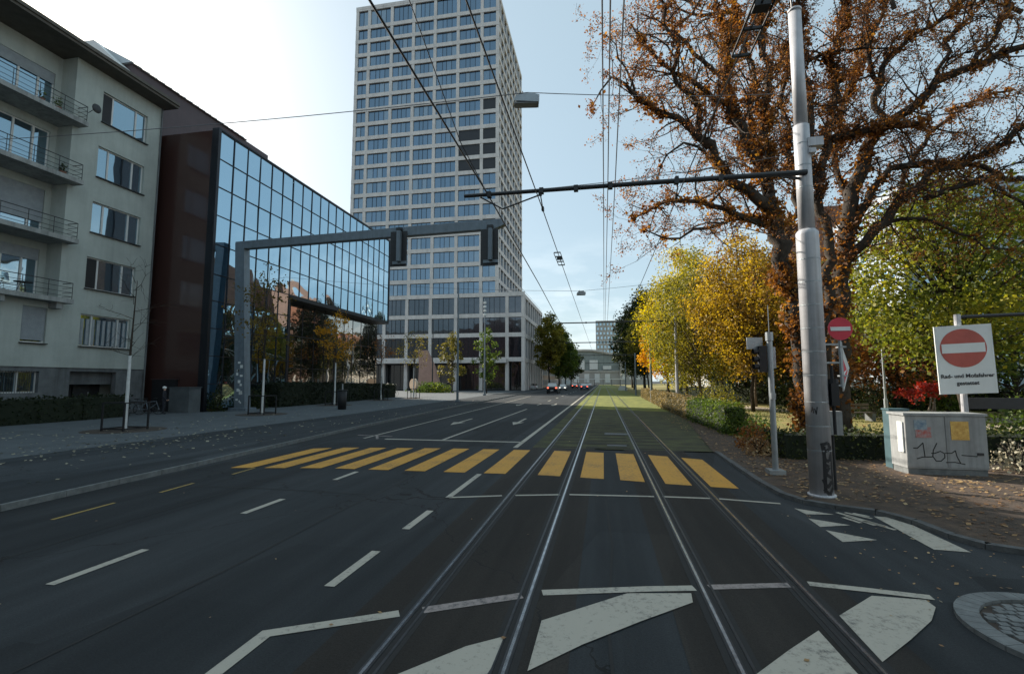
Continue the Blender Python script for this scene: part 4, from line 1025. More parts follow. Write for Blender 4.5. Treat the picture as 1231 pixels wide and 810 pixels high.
person(pp[0]+.3,pp[1]+.3,.1,2.2,'person in dark jacket and pale cap beside the bicycles')
# ------------------------------------------------ cars
def car(x,y,z,rz,paint_,lab,suv=False,brake=True,s=1.0):
    t=thing('car',lab,'car',(x,y,z),rz=rz,group='cars on the road ahead')
    W=.9*s;H=1.45*s*(1.15 if suv else 1);L=2.15*s
    # rear at -y, lofted sections (y, zlow, zbelt, halfwidth)
    sec=[(-L,.35,.75,.86),(-L*.97,.25,.95,.94),(-L*.6,.22,.98,1),(0,.2,.96,1),(L*.55,.22,.92,1),(L*.93,.25,.78,.92),(L,.35,.6,.8)]
    b=MB();rings=[]
    for (yy,zl,zb,k) in sec:
        w=W*k;zb*=H/1.45
        rings.append([(-w*.95,yy,zl),(-w,yy,(zl+zb)/2),(-w*.93,yy,zb),(w*.93,yy,zb),(w,yy,(zl+zb)/2),(w*.95,yy,zl)])
    for r1,r2 in zip(rings,rings[1:]):
        for j in range(6):
            k=(j+1)%6;b.face([r1[j],r1[k],r2[k],r2[j]])
    b.face(rings[0]);b.face(rings[-1][::-1])
    zb=.94*H/1.45;top=H
    ys=(-L*.93,-L*.68,L*.08,L*.5) if suv else (-L*.85,-L*.5,L*.08,L*.5)
    for sgn in (1,):
        b.face([(-W*.7,ys[1],top),(W*.7,ys[1],top),(W*.7,ys[2],top),(-W*.7,ys[2],top)])
    b.build('body',paint_,t,local=True)
    g_=MB();q=W*.88
    g_.face([(-q,ys[0],zb),(q,ys[0],zb),(W*.7,ys[1],top-.01),(-W*.7,ys[1],top-.01)]);g_.face([(q,ys[3],zb),(-q,ys[3],zb),(-W*.7,ys[2],top-.01),(W*.7,ys[2],top-.01)])
    g_.face([(q,ys[0],zb),(q,ys[3],zb),(W*.7,ys[2],top-.01),(W*.7,ys[1],top-.01)]);g_.face([(-q,ys[3],zb),(-q,ys[0],zb),(-W*.7,ys[1],top-.01),(-W*.7,ys[2],top-.01)])
    g_.build('windows',M['officelow'],t,local=True)
    for xx in (-1,1):
        for yy in (-L*.62,L*.62):
            w=MB();w.tube([(xx*(W-.2),yy,.32),(xx*(W+.01),yy,.32)],.32,16);w.tube([(xx*(W-.01),yy,.32),(xx*(W+.02),yy,.32)],.19,12,1);w.build('wheel',[M['rubber'],M['steel']],t,local=True)
        l=MB();l.cbox(xx*W*.72,-L*.985,.78*H/1.45,.3,.08,.17);l.build('tail_light',M['taillight'] if brake else M['red'],t,local=True)
        l=MB();l.cbox(xx*W*.66,L*.975,.62*H/1.45,.32,.1,.15);l.build('headlight',M['headlight'],t,local=True)
        l=MB();l.cbox(xx*(W+.08),L*.3,zb+.03,.16,.1,.12);l.build('mirror',paint_,t,local=True)
    l=MB();l.cbox(0,-L*1.0,.55,.5,.02,.11);l.build('number_plate',M['signwhite'],t,local=True)
    return t
cd=mat('car_dark',(.015,.016,.02),.3,.3,var=0);cs=mat('car_silver',(.35,.36,.37),.3,.5,var=0);cb=mat('car_blue',(.03,.05,.10),.3,.3,var=0);cw=mat('car_white',(.6,.6,.6),.3,.1,var=0)
car(-8.9,88,0,0,cd,'dark car with bright tail lights, nearest and leftmost of the queue',True,True,1.12)
car(-9.6,118,0,math.pi,cs,'silver car just right of the nearest dark car',False,False)
car(-8.5,150,0,0,cd,'dark car in the left lane behind the silver car',False,True)
car(-4.6,124,0,0,cb,'dark blue car with tail lights in the lane beside the grass track',False,True,1.1)
car(-4.5,165,0,0,cs,'silver car ahead of the dark blue car',False,False)
car(-8.4,185,0,0,cw,'white car farthest off in the left lane',False,False)
car(-17.0,120,.1,0,cw,'white car parked in front of the pinkish building',False,False)
# ------------------------------------------------ trees
def limb_grow(tb,lb,start,d,length,r,level,twigleaf,ls,spread=.55,grav=0.0):
    """recursive wiggly branch; tb mesh of wood, lb mesh of leaves"""
    n=max(3,int(length/.45));p=Vector(start);d=Vector(d).normalized();pts=[p.copy()];rs=[r]
    for i in range(n):
        d=(d+Vector((R.gauss(0,.22),R.gauss(0,.22),R.gauss(0,.2)+grav))).normalized()
        p=p+d*length/n;pts.append(p.copy());rs.append(max(r*(1-(i+1)/n*.8),.0045))
        if level>0:
            for _ in range(3 if level==1 else 1):
                if R.random()<.75:
                    sd=(d+Vector((R.gauss(0,spread*1.5),R.gauss(0,spread*1.5),R.gauss(.1,spread*1.3)))).normalized()
                    limb_grow(tb,lb,p,sd,length*R.uniform(.3,.55),max(r*.5,.006),level-1,twigleaf,ls,spread,grav)
        if lb is not None and level<=1:
            for _ in range(twigleaf):
                if R.random()<.62: lb.leaf(p+Vector((R.gauss(0,.09),R.gauss(0,.09),R.gauss(0,.09))),ls)
    tb.tube(pts,rs,3 if r<.03 else (5 if r<.08 else 7),0,False)
def resample(P,step):
    out=[]
    for (p,a),(q,b) in zip(P,P[1:]):
        n=max(1,int((q-p).length/step))
        for k in range(n): out.append((p.lerp(q,k/n),a+(b-a)*k/n))
    out.append(P[-1]);return out
def oak():
    t=thing('oak_tree','huge old oak with brown leaves and ivy, twin trunks behind the tram pole','tree',(7.9,21.2,.05))
    wood=MB();lv=MB();ivy=MB()
    def limb(pix,Y0,Y1,r0,r1,iv=0,child=1,lvl=2,clen=2.2,stepc=.5,kink=.10):
        k=len(pix)-1;P=[];r0*=.80;r1*=.8
        for i,(a,b) in enumerate(pix):
            P.append((AY(a,b,Y0+(Y1-Y0)*i/k),r0+(r1-r0)*i/k))
        Q=resample(P,.45)
        Q=[(p+Vector((R.gauss(0,kink),R.gauss(0,kink),R.gauss(0,kink)))*(1 if 0<i<len(Q)-1 else 0)*min(1,.35/max(r,.01)*.5+.3),r) for i,(p,r) in enumerate(Q)]
        wood.tube([p for p,_ in Q],[r*(1+R.uniform(-.08,.08)) for _,r in Q],10 if r0>.2 else 7,0,True)
        if iv:
            for p,r in Q:
                cl=max(0,mnoise.noise(p*.8)+.30)*1.6
                for _ in range(int(iv*cl*8)):
                    v=Vector((R.gauss(0,1),R.gauss(0,1),R.gauss(0,1))).normalized()
                    ivy.leaf(p+v*(r*1.05+abs(R.gauss(.05,.16))),.15)
        if child:
            S=resample(P,stepc*.82)
            for i,(p,r) in enumerate(S):
                if i<child: continue
                tdir=(S[min(i+1,len(S)-1)][0]-S[max(i-1,0)][0]).normalized()
                for _ in range(1 if R.random()<.5 else 2):
                    d=(tdir*.5+Vector((R.gauss(0,.7),R.gauss(0,.7),R.gauss(.15,.7)))).normalized()
                    limb_grow(wood,lv,p,d,clen*(1-.3*i/len(S))*R.uniform(.5,1.25),min(r*.5,.042),lvl,4,.07)
    # trunks
    limb([(975,535),(966,440),(955,370),(940,310),(930,270),(922,235)],21.2,20.5,.46,.36,60,0)
    limb([(1012,520),(1008,420),(1010,340),(1018,270),(1030,215),(1050,165)],22.5,22.5,.50,.30,16,0)
    limb([(985,520),(992,400),(1000,300),(985,240),(990,190)],21.8,22,.30,.2,16,0)
    # left limbs
    limb([(925,250),(898,228),(870,205),(850,175),(830,152),(800,137),(768,118),(737,93)],20.5,18,.30,.07,16,2)
    limb([(852,178),(838,135),(818,100),(795,80),(775,50),(758,28)],19.5,18.5,.17,.04,9,1)
    limb([(808,88),(814,52),(799,30),(797,-5),(790,-40)],19,18,.12,.05,6,1)
    limb([(895,165),(870,128),(845,108),(812,88)],20.5,19,.18,.10,9,1)
    limb([(925,235),(905,185),(888,140),(873,100),(876,60),(868,20),(858,-20)],20.5,20,.27,.10,22,2)
    limb([(872,95),(835,70),(810,40),(832,10),(850,-15)],20,19,.12,.05,5,1)
    limb([(930,275),(900,262),(870,245),(840,240),(806,242),(776,252),(762,262)],20.8,18.5,.19,.04,10,2)
    limb([(915,262),(890,262),(865,268),(835,276),(800,284),(775,276)],20.8,19.5,.13,.03,8,1)
    limb([(855,190),(838,172),(818,170),(803,188),(790,215)],19.3,18.7,.09,.025,1,1)
    limb([(925,235),(922,190),(918,140),(925,90),(915,40),(925,-15)],20.5,21.5,.30,.14,45,2)
    limb([(922,200),(900,150),(905,100),(895,50),(880,0)],21,22,.18,.08,22,2)
    limb([(735,93),(722,110),(712,128)],18,17.8,.06,.02,1,1,2,1.5)
    limb([(765,118),(752,85),(740,60),(728,42)],18.3,18,.07,.02,2,1,2,1.6)
    # centre and right limbs
    limb([(985,240),(970,180),(975,110),(958,60),(965,0),(960,-40)],22,21,.24,.10,26,1)
    limb([(990,190),(1003,130),(1000,80),(1015,30),(1020,-20)],22,22,.22,.08,26,1)
    limb([(1030,215),(1058,155),(1056,100),(1062,68),(1100,42),(1140,18),(1190,-10)],22.5,21.5,.20,.06,5,1)
    limb([(1050,165),(1090,130),(1130,95),(1170,78),(1231,58),(1290,40)],22.5,20.5,.28,.12,10,1)
    limb([(985,172),(1030,160),(1075,150),(1110,148)],22.2,21.5,.24,.16,35,1)
    limb([(1010,330),(1048,275),(1085,235),(1125,205),(1175,188),(1240,150)],22.4,20.5,.28,.12,10,1)
    limb([(1012,300),(1040,240),(1065,200),(1110,195),(1160,200),(1240,215)],22.5,21,.22,.10,12,1)
    limb([(1110,240),(1150,225),(1190,212),(1210,235),(1235,258)],21.5,20.5,.15,.05,3,1)
    limb([(1000,60),(960,72),(990,68),(1035,60),(1075,58)],22,22,.10,.05,0,1)
    limb([(1056,100),(1040,60),(1060,20),(1070,-20)],22,23,.12,.05,10,1)
    limb([(1130,95),(1140,50),(1165,20),(1180,-20)],21.8,22,.12,.05,6,1)
    limb([(1170,78),(1195,40),(1215,0)],21,21,.12,.05,6,1)
    limb([(1020,250),(1000,200),(1015,120),(1040,60),(1048,0)],23.5,24.5,.2,.08,20,2)
    limb([(1085,235),(1100,180),(1150,130),(1210,110)],23.5,24,.15,.06,8,1)
    limb([(940,300),(960,250),(950,180),(940,120),(945,60)],21.5,23,.2,.08,24,1)
    limb([(1050,270),(1090,262),(1130,272),(1170,290),(1215,300)],22,20.5,.12,.03,2,1)
    # crown off the top of the picture (its shadow and depth)
    for k in range(16):
        a=R.uniform(0,6.28);p=AY(R.uniform(800,1230),R.uniform(-60,20),R.uniform(20,26))
        limb_grow(wood,lv,p,(math.cos(a),math.sin(a),.9),3.6,.09,2,1,.1)
    tr=wood.build('trunk',M['bark'],t,True);lv.build('crown',BRN,t);ivy.build('ivy',IVY,t)
R.seed(11);oak()
def tree(name,lab,x,y,h,cw,mt,nclump=60,per=70,ls=.2,trunkr=.14,z0=None,bark='bark',group=None,lean=0,shape=1.0,z=.05,clr=1.0,stems=1,cat='tree'):
    """trunk with limbs and a crown of leaf clumps. cw crown half width, z0 crown base height"""
    t=thing(name,lab,cat,(x,y,z),group)
    if z0 is None:z0=h*.28
    wb=MB();lb=MB();cz=(z0+h)/2;ch=(h-z0)/2
    top=Vector((x+lean,y,z+z0+ch*1.2))
    for s in range(stems):
        ox=0 if stems==1 else R.uniform(-.5,.5)
        pts=[Vector((x+ox,y,z)),Vector((x+ox*1.5+lean*.3+R.uniform(-.1,.1),y,z+z0*.5)),Vector((x+ox*2+lean*.6+R.uniform(-.15,.15),y,z+z0)),top+Vector((ox*2,0,0))]
        wb.tube(pts,[trunkr,trunkr*.85,trunkr*.7,trunkr*.15],8)
    cl=[]
    for k in range(nclump):
        for _ in range(20):
            v=Vector((R.uniform(-1,1),R.uniform(-1,1),R.uniform(-1,1)))
            if v.length<1: break
        f=v.length;v=v*(.55+.45*f)/max(f,.3)*min(1,f+.15)
        # egg shape: narrower at top
        wz=(1-.45*max(0,v.z)**1.5*shape)
        c=Vector((x+lean+v.x*cw*wz*R.uniform(.85,1.12),y+v.y*cw*wz,z+cz+v.z*ch*R.uniform(.9,1.08)))
        cl.append(c)
        if k%2==0:
            a=Vector((x+lean*.7,y,z+z0*R.uniform(.7,1.0)+max(0,(c.z-z-z0))*.45))
            m_=a.lerp(c,.5)+Vector((0,0,R.uniform(0,.3)*ch*.3))
            wb.tube([a,m_,c],[trunkr*.35,trunkr*.2,.015],5,0,False)
        cr=cw*R.uniform(.16,.32)*clr
        for _ in range(per):
            q=Vector((R.gauss(0,1),R.gauss(0,1),R.gauss(0,.75)))
            q=q/max(q.length,.01)*R.random()**.5*cr*1.25
            lb.leaf(c+q,ls)
    wb.build('trunk',M[bark],t,True);lb.build('crown',mt,t)
    return t
R.seed(5)
tr='trees along the park edge'
tree('maple_tree','yellow green maple leaning over the clipped hedge by the tracks',8.0,42,12.8,3.9,GRY,130,190,.165,.15,1.9,'barklight',tr,lean=-.4)
tree('maple_tree','golden brown maple between the yellow one and the oak trunk',10.4,37,12.6,4.1,GLD,140,180,.16,.15,2.8,'bark',tr)
tree('maple_tree','golden tree deeper in the park just left of the oak trunk',12.6,44,13.2,4.2,GLD,110,110,.2,.13,2.6,'barklight',tr)
tree('maple_tree','rust brown tree in the park right behind the oak foot',15.3,41,12.6,3.8,BRN,90,90,.2,.09,2.6,'bark',tr)
tree('maple_tree','tall yellow maple farther along the hedge, topmost of the row',8.4,52,15.6,4.0,YEL,150,140,.19,.16,2,'bark',tr,lean=-.3)
tree('maple_tree','bright orange maple at the left front of the yellow group',8.1,62,10.5,3.0,ORG,100,90,.22,.15,2.5,'bark',tr,lean=-.6)
tree('maple_tree','loose pale green tree rising left of the orange maple',7.6,84,15.5,3.2,GRY,80,80,.28,.15,4,'bark',tr,lean=-.5)
tree('chestnut_tree','dark green tree behind the orange maple',8.2,100,20,5.2,DGR,150,90,.4,.3,4,'bark',tr)
tree('chestnut_tree','dark tree farther down the right side of the tracks',7.9,128,21,5.2,DGR,120,80,.5,.3,4,'bark',tr)
tree('chestnut_tree','thin grey crowned tree above the orange maple',9.3,74,18.5,3.6,BRN,60,30,.22,.2,7,'bark',tr)
tree('chestnut_tree','orange tree in the park seen mostly in the office glass',14,92,17,4.5,ORG,80,70,.4,.25,4,'bark',tr)
tree('chestnut_tree','yellow tree deep in the park behind the maples',15,66,15,4.5,GRY,80,70,.32,.25,3.5,'bark',tr)
tree('chestnut_tree','dark crown at the far end of the park row',9.2,160,21,5.6,DGR,100,70,.6,.3,4,'bark',tr)
tree('chestnut_tree','dark broad tree filling the gap behind the maples',14.5,54,13,4.6,DGR,90,80,.3,.25,1.5,'bark',tr)
tree('chestnut_tree','dark green tree behind the oak between both trunks',15,42,11,4.2,DGR,90,80,.26,.2,1.2,'bark',tr)
tree('linden_tree','yellow green tree hanging over the white board',15.6,24.5,11.2,4.3,LIN,170,130,.17,.18,3.0,'bark',tr,lean=-.4)
tree('linden_tree','green tree at the right edge of the picture',21.8,25,12,4.4,GRN,110,90,.19,.2,2.6,'bark',tr)
tree('linden_tree','low brownish tree behind the park lamp',17.5,33,6.0,3.4,BRN,80,80,.2,.12,1.0,'bark',tr)
tree('linden_tree','green bushy tree right of the park lamp',20,33,6.5,3.0,GRN,70,80,.2,.12,.6,'bark',tr)
tree('linden_tree','dark tree at the back of the park behind the board',27,38,15,6,DGR,80,70,.32,.2,1.0,'bark',tr)
tree('linden_tree','yellowing tree at the far right of the park',32,30,11,5,GRY,80,80,.25,.2,2.0,'bark',tr)
tree('linden_tree','dark tree in the middle of the park',19,50,12,6,DGR,90,70,.36,.2,.8,'bark',tr)
tree('linden_tree','dark green tree behind the traffic light at the park back',24,62,14,7,DGR,90,70,.42,.2,.8,'bark',tr)
tree('red_maple','low red leaved maple behind the grey cabinet',10.9,19.6,2.1,.8,REDL,13,46,.12,.04,1.55,'barklight',None,stems=3,clr=1.0)
# green trees left of the road, far off
tl='street trees on the left far along the road'
tree('plane_tree','green street tree nearest on the left, just past the tower base',-12.9,118,18.5,3.6,GRY,120,80,.42,.25,4,'bark',tl)
tree('plane_tree','second green street tree past the tower base',-12.2,136,18,4.2,GRN,110,70,.5,.25,4,'bark',tl)
tree('plane_tree','third street tree on the left, partly hidden by the second',-12.0,158,16,4.4,GRN,90,60,.55,.25,3,'bark',tl)
tree('plane_tree','fourth and farthest street tree on the left',-12.2,188,14.5,4.6,DGR,80,60,.6,.25,3,'bark',tl)
# young plaza trees with wire guards
def young(pxx,pyy,h,cw,mt,lab,glab,per=34,nc=26,bare=False,sl=3.4,plat=.1):
    x,y=G(pxx,pyy,plat)
    if bare:
        t=thing('young_tree',lab,'tree',(x,y,plat),'young trees on the left pavement');wb=MB();wb.tube([(x,y,plat),(x,y,3.5),(x+.1,y,h)],[.06,.045,.012],7)
        for k in range(12):
            a=R.uniform(0,6.28);zz=3.0+k*.32;limb_grow(wb,None,(x,y,zz),(math.cos(a),math.sin(a),.5),1.5,.016,1,0,.1)
        wb.build('trunk',M['bark'],t)
    else:
        t=tree('young_tree',lab,x,y,h,cw,mt,nc,per,.16 if y<60 else .26,.055,sl,'bark','young trees on the left pavement',z=plat,shape=.6)
    b=MB();b.tube([(x,y,plat+.02),(x,y,sl)],[.075,.055],10);b.build('trunk_wrap',M['sleeve'],t)
    g_=thing('tree_guard',glab,'tree guard',(x,y,plat),'dark metal guards around the young trees');s=.55
    b=MB()
    for q in (-s,s):
        for w in (-s,s): b.cbox(x+q,y+w,plat+.6,.06,.06,1.2)
    for zz in (1.18,.1): 
        b.cbox(x,y-s,plat+zz,2*s-.07,.05,.05);b.cbox(x,y+s,plat+zz,2*s-.07,.05,.05);b.cbox(x-s,y,plat+zz,.05,2*s-.07,.05);b.cbox(x+s,y,plat+zz,.05,2*s-.07,.05)
    b.build('frame',M['black'],g_)
    b=MB();b.tube([(x,y,plat+.003),(x,y,plat+.012)],1.5 if y<50 else 1.2,20);b.build('soil_ring',M['dirt'],g_)
young(150,517,6.6,1,BRN,'bare young tree with white wrapped trunk before the apartment block','black guard around the bare young tree',bare=True,sl=3.3)
young(315,498,9.4,2.0,leafmat('leaves_olive',[(.05,.04,.015),(.12,.09,.02),(.2,.13,.03)],.4),'young olive brown tree right of the gantry post','black guard around the olive brown young tree',sl=3.6,per=22,nc=40)
young(402,487,8.4,1.75,ORG,'young orange tree beside the litter bin','black guard around the orange young tree',sl=3.8,per=36,nc=34)
young(458,481,7.2,1.9,BRN,'young reddish brown tree at the end of the office glass','black guard around the reddish brown young tree',sl=4.2,per=16,nc=26)
young(497,479,8.0,2.3,leafmat('leaves_olive2',[(.06,.05,.015),(.14,.12,.02),(.25,.17,.03)],.4),'young brownish green tree by the round disc','black guard around the brownish green young tree',sl=3.8,per=24,nc=34)
tree('young_tree','slender olive tree right of the pink stone slab',-26.9,84,10.5,2.6,OLV,50,50,.32,.1,2,'bark','young trees on the left pavement')
tree('young_tree','slender dark green tree at the tower base beside the sleeved pole',-19.9,82,11.8,2.3,GRN,50,50,.32,.1,2,'bark','young trees on the left pavement',z=.104)
# ------------------------------------------------ hedges and bushes
def hedge(name,lab,pts,w,h,mt,dens,ls,z=.05,cat='hedge',rough=.05,top=None):
    """clipped hedge along polyline pts"""
    t=thing(name,lab,cat,(pts[0][0],pts[0][1],z))
    core=MB();lb=MB()
    for (a,b),(c,d) in zip(pts,pts[1:]):
        v=Vector((c-a,d-b));L=v.length;v.normalize();n=Vector((-v.y,v.x))
        e=.07
        q=[Vector((a,b))+n*(w/2-e),Vector((a,b))-n*(w/2-e),Vector((c,d))-n*(w/2-e),Vector((c,d))+n*(w/2-e)]
        core.prism([tuple(p) for p in q],z-.1,z+h-e)
        area=L*(2*h+w);
        for _ in range(int(area*dens)):
            s=R.uniform(0,L);u=R.random()*(2*h+w)
            if u<h: off,zz=-w/2,u
            elif u<2*h: off,zz=w/2,u-h
            else: off,zz=u-2*h-w/2,h
            p=Vector((a,b))+v*s+n*(off+R.gauss(0,rough)*1.2)
            lb.leaf((p.x,p.y,z+max(.03,zz+R.gauss(0,rough))+.09*mnoise.noise(Vector((p.x*.6,p.y*.6,0)))),ls)
        for (ex,ey) in ((a,b),(c,d)):
            sg=-1 if (ex,ey)==(a,b) else 1
            for _ in range(int(w*h*dens*1.6)):
                o_=R.uniform(-w/2,w/2);k=.10*sg+R.gauss(0,.05);lb.leaf((ex+n.x*o_+v.x*k,ey+n.y*o_+v.y*k,z+R.uniform(.03,h)),ls)
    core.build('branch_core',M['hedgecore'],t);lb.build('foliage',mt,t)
    return t
def bush(name,lab,x,y,rx,ry,h,mt,n,ls,z=.05,cat='bush'):
    t=thing(name,lab,cat,(x,y,z));lb=MB();wb=MB()
    for k in range(9):
        a=R.uniform(0,6.28);wb.tube([(x,y,z-.02),(x+rx*.3*math.cos(a),y+ry*.3*math.sin(a),z+h*.5),(x+rx*.7*math.cos(a),y+ry*.7*math.sin(a),z+h*.85)],[.02,.015,.006],4,0,False)
    for _ in range(n):
        v=Vector((R.gauss(0,1),R.gauss(0,1),R.gauss(0,1))).normalized()*(R.random()**.4)
        k=1+.25*mnoise.noise(v*2.2+Vector((x,y,0)))
        lb.leaf((x+v.x*rx*k,y+v.y*ry*k,z+abs(v.z)*h*k),ls)
    wb.build('stem',M['bark'],t);lb.build('foliage',mt,t);return t
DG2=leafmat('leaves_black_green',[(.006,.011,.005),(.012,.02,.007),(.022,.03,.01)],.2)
R.seed(21)
hedge('clipped_hedge','long clipped hedge with brown lit top along the grass track',[(5.5,68),(5.25,50),(5.08,37.5),(5.15,29.2)],.9,1.15,HED,130,.10,0.03)
hedge('clipped_hedge','greener rougher end piece of the hedge nearest the crosswalk',[(5.15,29),(5.25,25),(5.35,21.6)],.9,1.12,GRN,170,.10,.03,rough=.08)
bush('shrub','rounded green shrub growing out of the hedge end',5.35,21.3,.68,.75,1.12,GRN,2000,.09,.03)
bush('shrub','low brown green shrub at the near end of the hedge',5.6,19.4,.6,.9,1.0,GRN,1100,.09,.03)
bush('shrub','leafless looking brown shrub left of the traffic light pole',4.9,17.3,.7,.9,.8,BRN,900,.08,.03)
bush('shrub','small shrub between traffic light pole and hedge end',4.5,15.6,.5,.6,.55,LIT,600,.07,.03)
hedge('low_hedge','dark low hedge behind the tram pole and the cabinets',[(4.9,15.2),(8.8,15.7),(14,16.2),(24,16.6)],1.0,.72,DGR,170,.09,.05,rough=.09)
bush('shrub','pale dry shrub right of the grey cabinet',9.6,13.6,.55,.45,.75,LITP,500,.08,.08)
hedge('park_hedge','dark clipped hedge at the back of the park',[(9,60),(16,49),(24,42),(40,38)],1.4,1.5,DGR,40,.16)
bush('shrub','yellow green bush under the maples behind the hedge',7.3,33.5,1.5,1.5,2.2,GRY,1600,.13)
bush('shrub','dark bush beside the oak foot',15.0,31,1.3,1.3,2.2,DGR,1300,.13)
bush('shrub','dark bush between the oak and the park lamp',13.0,36,1.8,1.5,2.4,DGR,1300,.16)
bush('shrub','green bush behind the crossbar at the right edge',15.5,20.5,1.8,1.4,2.0,GRN,1700,.13)
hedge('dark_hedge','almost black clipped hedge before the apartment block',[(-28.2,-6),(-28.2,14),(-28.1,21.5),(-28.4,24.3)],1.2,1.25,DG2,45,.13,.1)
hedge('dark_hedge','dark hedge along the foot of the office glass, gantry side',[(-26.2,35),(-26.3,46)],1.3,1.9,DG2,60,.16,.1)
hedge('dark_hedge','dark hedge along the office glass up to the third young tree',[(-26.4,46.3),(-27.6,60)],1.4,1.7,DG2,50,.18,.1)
bush('shrub','round dark planting beside the gantry post',-26.3,33.2,.8,.9,1.7,DGR,900,.14,.1)
bush('planting','low green planting in front of the pink stone slab',-31.2,85,4.3,3,2.1,GRN,2600,.3,0)
bush('shrub','dark planter shrub between wall block and gantry post',-26.5,29.6,.65,.7,1.6,DGR,700,.12,.1)
# ------------------------------------------------ buildings behind the park
def block(name,lab,x,y,w,d,h,wallm,rows,cols,face,roofm=None,roofh=0,glass='glassA',cat='building',ww=.5,wh=.55,mans=False):
    """box building with recessed windows on the faces listed ('-x','-y','+x')"""
    t=thing(name,lab,cat,(x+w/2,y+d/2,0));b=MB();b.box(x,y,0,x+w,y+d,h);b.build('wall',M[wallm],t)
    fh=h/rows
    for f in face:
        n=cols if f[1]=='y' else max(2,int(d/(w/cols)));L=w if f[1]=='y' else d;cwid=L/n
        m=MB();lst=[]
        for r in range(rows):
            for c in range(n):
                u=(c+.5)*cwid;z=fh*(r+.5)
                lst.append((u,z))
        many=len(lst)>100
        for (u,z) in lst:
            m=m if many else MB();a=cwid*ww/2;q=fh*wh/2
            def P(uu,o):
                return (x+uu,y-o) if f=='-y' else ((x-o,y+uu) if f=='-x' else (x+w+o,y+uu))
            p1=P(u-a,.02);p2=P(u+a,.02)
            m.face([(p1[0],p1[1],z-q),(p2[0],p2[1],z-q),(p2[0],p2[1],z+q),(p1[0],p1[1],z+q)],0)
            for k in (-1,0,1):
                s1=P(u+k*a-.06,.0);s2=P(u+k*a+.06,.08);m.box(s1[0],s1[1],z-q,s2[0],s2[1],z+q,1)
            for k in (-1,1):
                s1=P(u-a-.06,.0);s2=P(u+a+.06,.10);m.box(s1[0],s1[1],z+k*q-.06,s2[0],s2[1],z+k*q+.06,1)
            if not many: m.build('window',[M[glass],M['winwhite']],t)
        if many:
            o=m.build('window',[M[glass],M['winwhite']],t)
    if roofm:
        b=MB()
        if mans:
            i=1.8;b_=[(x-.4,y-.4,h+.01),(x+w+.4,y-.4,h+.01),(x+w+.4,y+d+.4,h+.01),(x-.4,y+d+.4,h+.01)];tt=[(x+i,y+i,h+roofh),(x+w-i,y+i,h+roofh),(x+w-i,y+d-i,h+roofh),(x+i,y+d-i,h+roofh)]
            b.face(tt);
            for k in range(4): b.face([b_[k],b_[(k+1)%4],tt[(k+1)%4],tt[k]])
        else:
            if w<d: b.extr([(x-.5,y-.4,h+.02),(x+w/2,y-.4,h+roofh),(x+w+.5,y-.4,h+.02)],(0,d+.8,0))
            else: b.extr([(x-.4,y-.5,h+.02),(x-.4,y+d/2,h+roofh),(x-.4,y+d+.5,h+.02)],(w+.8,0,0))
        r=b.build('roof',M[roofm],t)
        c=MB()
        for k in range(3): c.box(x+w*(.25+.25*k)-.6,y+d*(.3+.15*k),h,x+w*(.25+.25*k)+.6,y+d*(.3+.15*k)+1,h+roofh+1.2)
        c.build('chimney',M['sandwall'],r)
    return t
block('park_building','pale blue grey building glimpsed through the trees right of the oak',26.5,48,26,14,20,'paleblue',6,6,('-y','-x'))
block('town_house','big sandstone house with mansard roof beyond the park',34,84,16,26,21,'brownwall',5,4,('-x','-y'),'tile',10,mans=True)
block('town_house','second mansard roofed house beyond the park, farther along',34,116,16,30,20,'brownwall',5,4,('-x','-y'),'tile',9,mans=True)
block('town_house','low house at the end of the park row',32,156,16,40,14,'stone',4,5,('-x','-y'),'tile',5,mans=True)
block('street_building','pinkish building half hidden by the green street trees',-36,150,17,60,17,'sandwall',5,4,('+x','-y'),'tile',4)
block('street_building','grey stone building farther down the left side of the street',-36,214,18,60,17,'stone',5,4,('+x','-y'),'tile',4)
# the street behind the camera, seen in the tower and office glass
block('corner_building','tall stone building behind the camera, mirrored in the tower base',-52,-95,34,22,38,'plinth',9,8,())
block('corner_building','dark grey building behind the camera, right of the tall one',-12,-110,40,24,30,'plinth',7,8,(),'tile',6)
block('row_house','grey town house behind the camera on the left side',-52,-80,20,34,24,'stone',6,5,('+x',))
block('row_house','sand coloured town house behind the camera on the left side',-52,-45,20,34,22,'sandwall',6,5,('+x',),'tile',4)
block('row_house','pale house behind the camera on the right side',30,-70,20,36,22,'stone',6,5,('-x',))
block('row_house','low house behind the camera on the right side, nearest',30,-32,20,34,18,'paleblue',5,5,('-x',),'tile',4)
block('long_building','long dark building far behind the camera on the left side',-150,-95,90,22,34,'plinth',7,12,())
R.seed(31)
for i,(x,y) in enumerate(((25,72),(26,90),(26,108),(27,128),(25,146))):
    tree('chestnut_tree',('first','second','third','fourth','fifth')[i]+' big dark tree before the brown houses beyond the park, counted from the camera',x,y,17,7,DGR,90,60,.5,.3,2,'bark',tr)
R.seed(3)
for i,(x,y,m_) in enumerate(((12,-14,GRY),(-16,-24,ORG),(12,-38,BRN),(-16,-50,GRY))):
    tree('street_tree',('yellow green','orange','brown','pale yellow')[i]+' tree on the street behind the camera',x,y,14,5,m_,60,50,.4,.2,4)
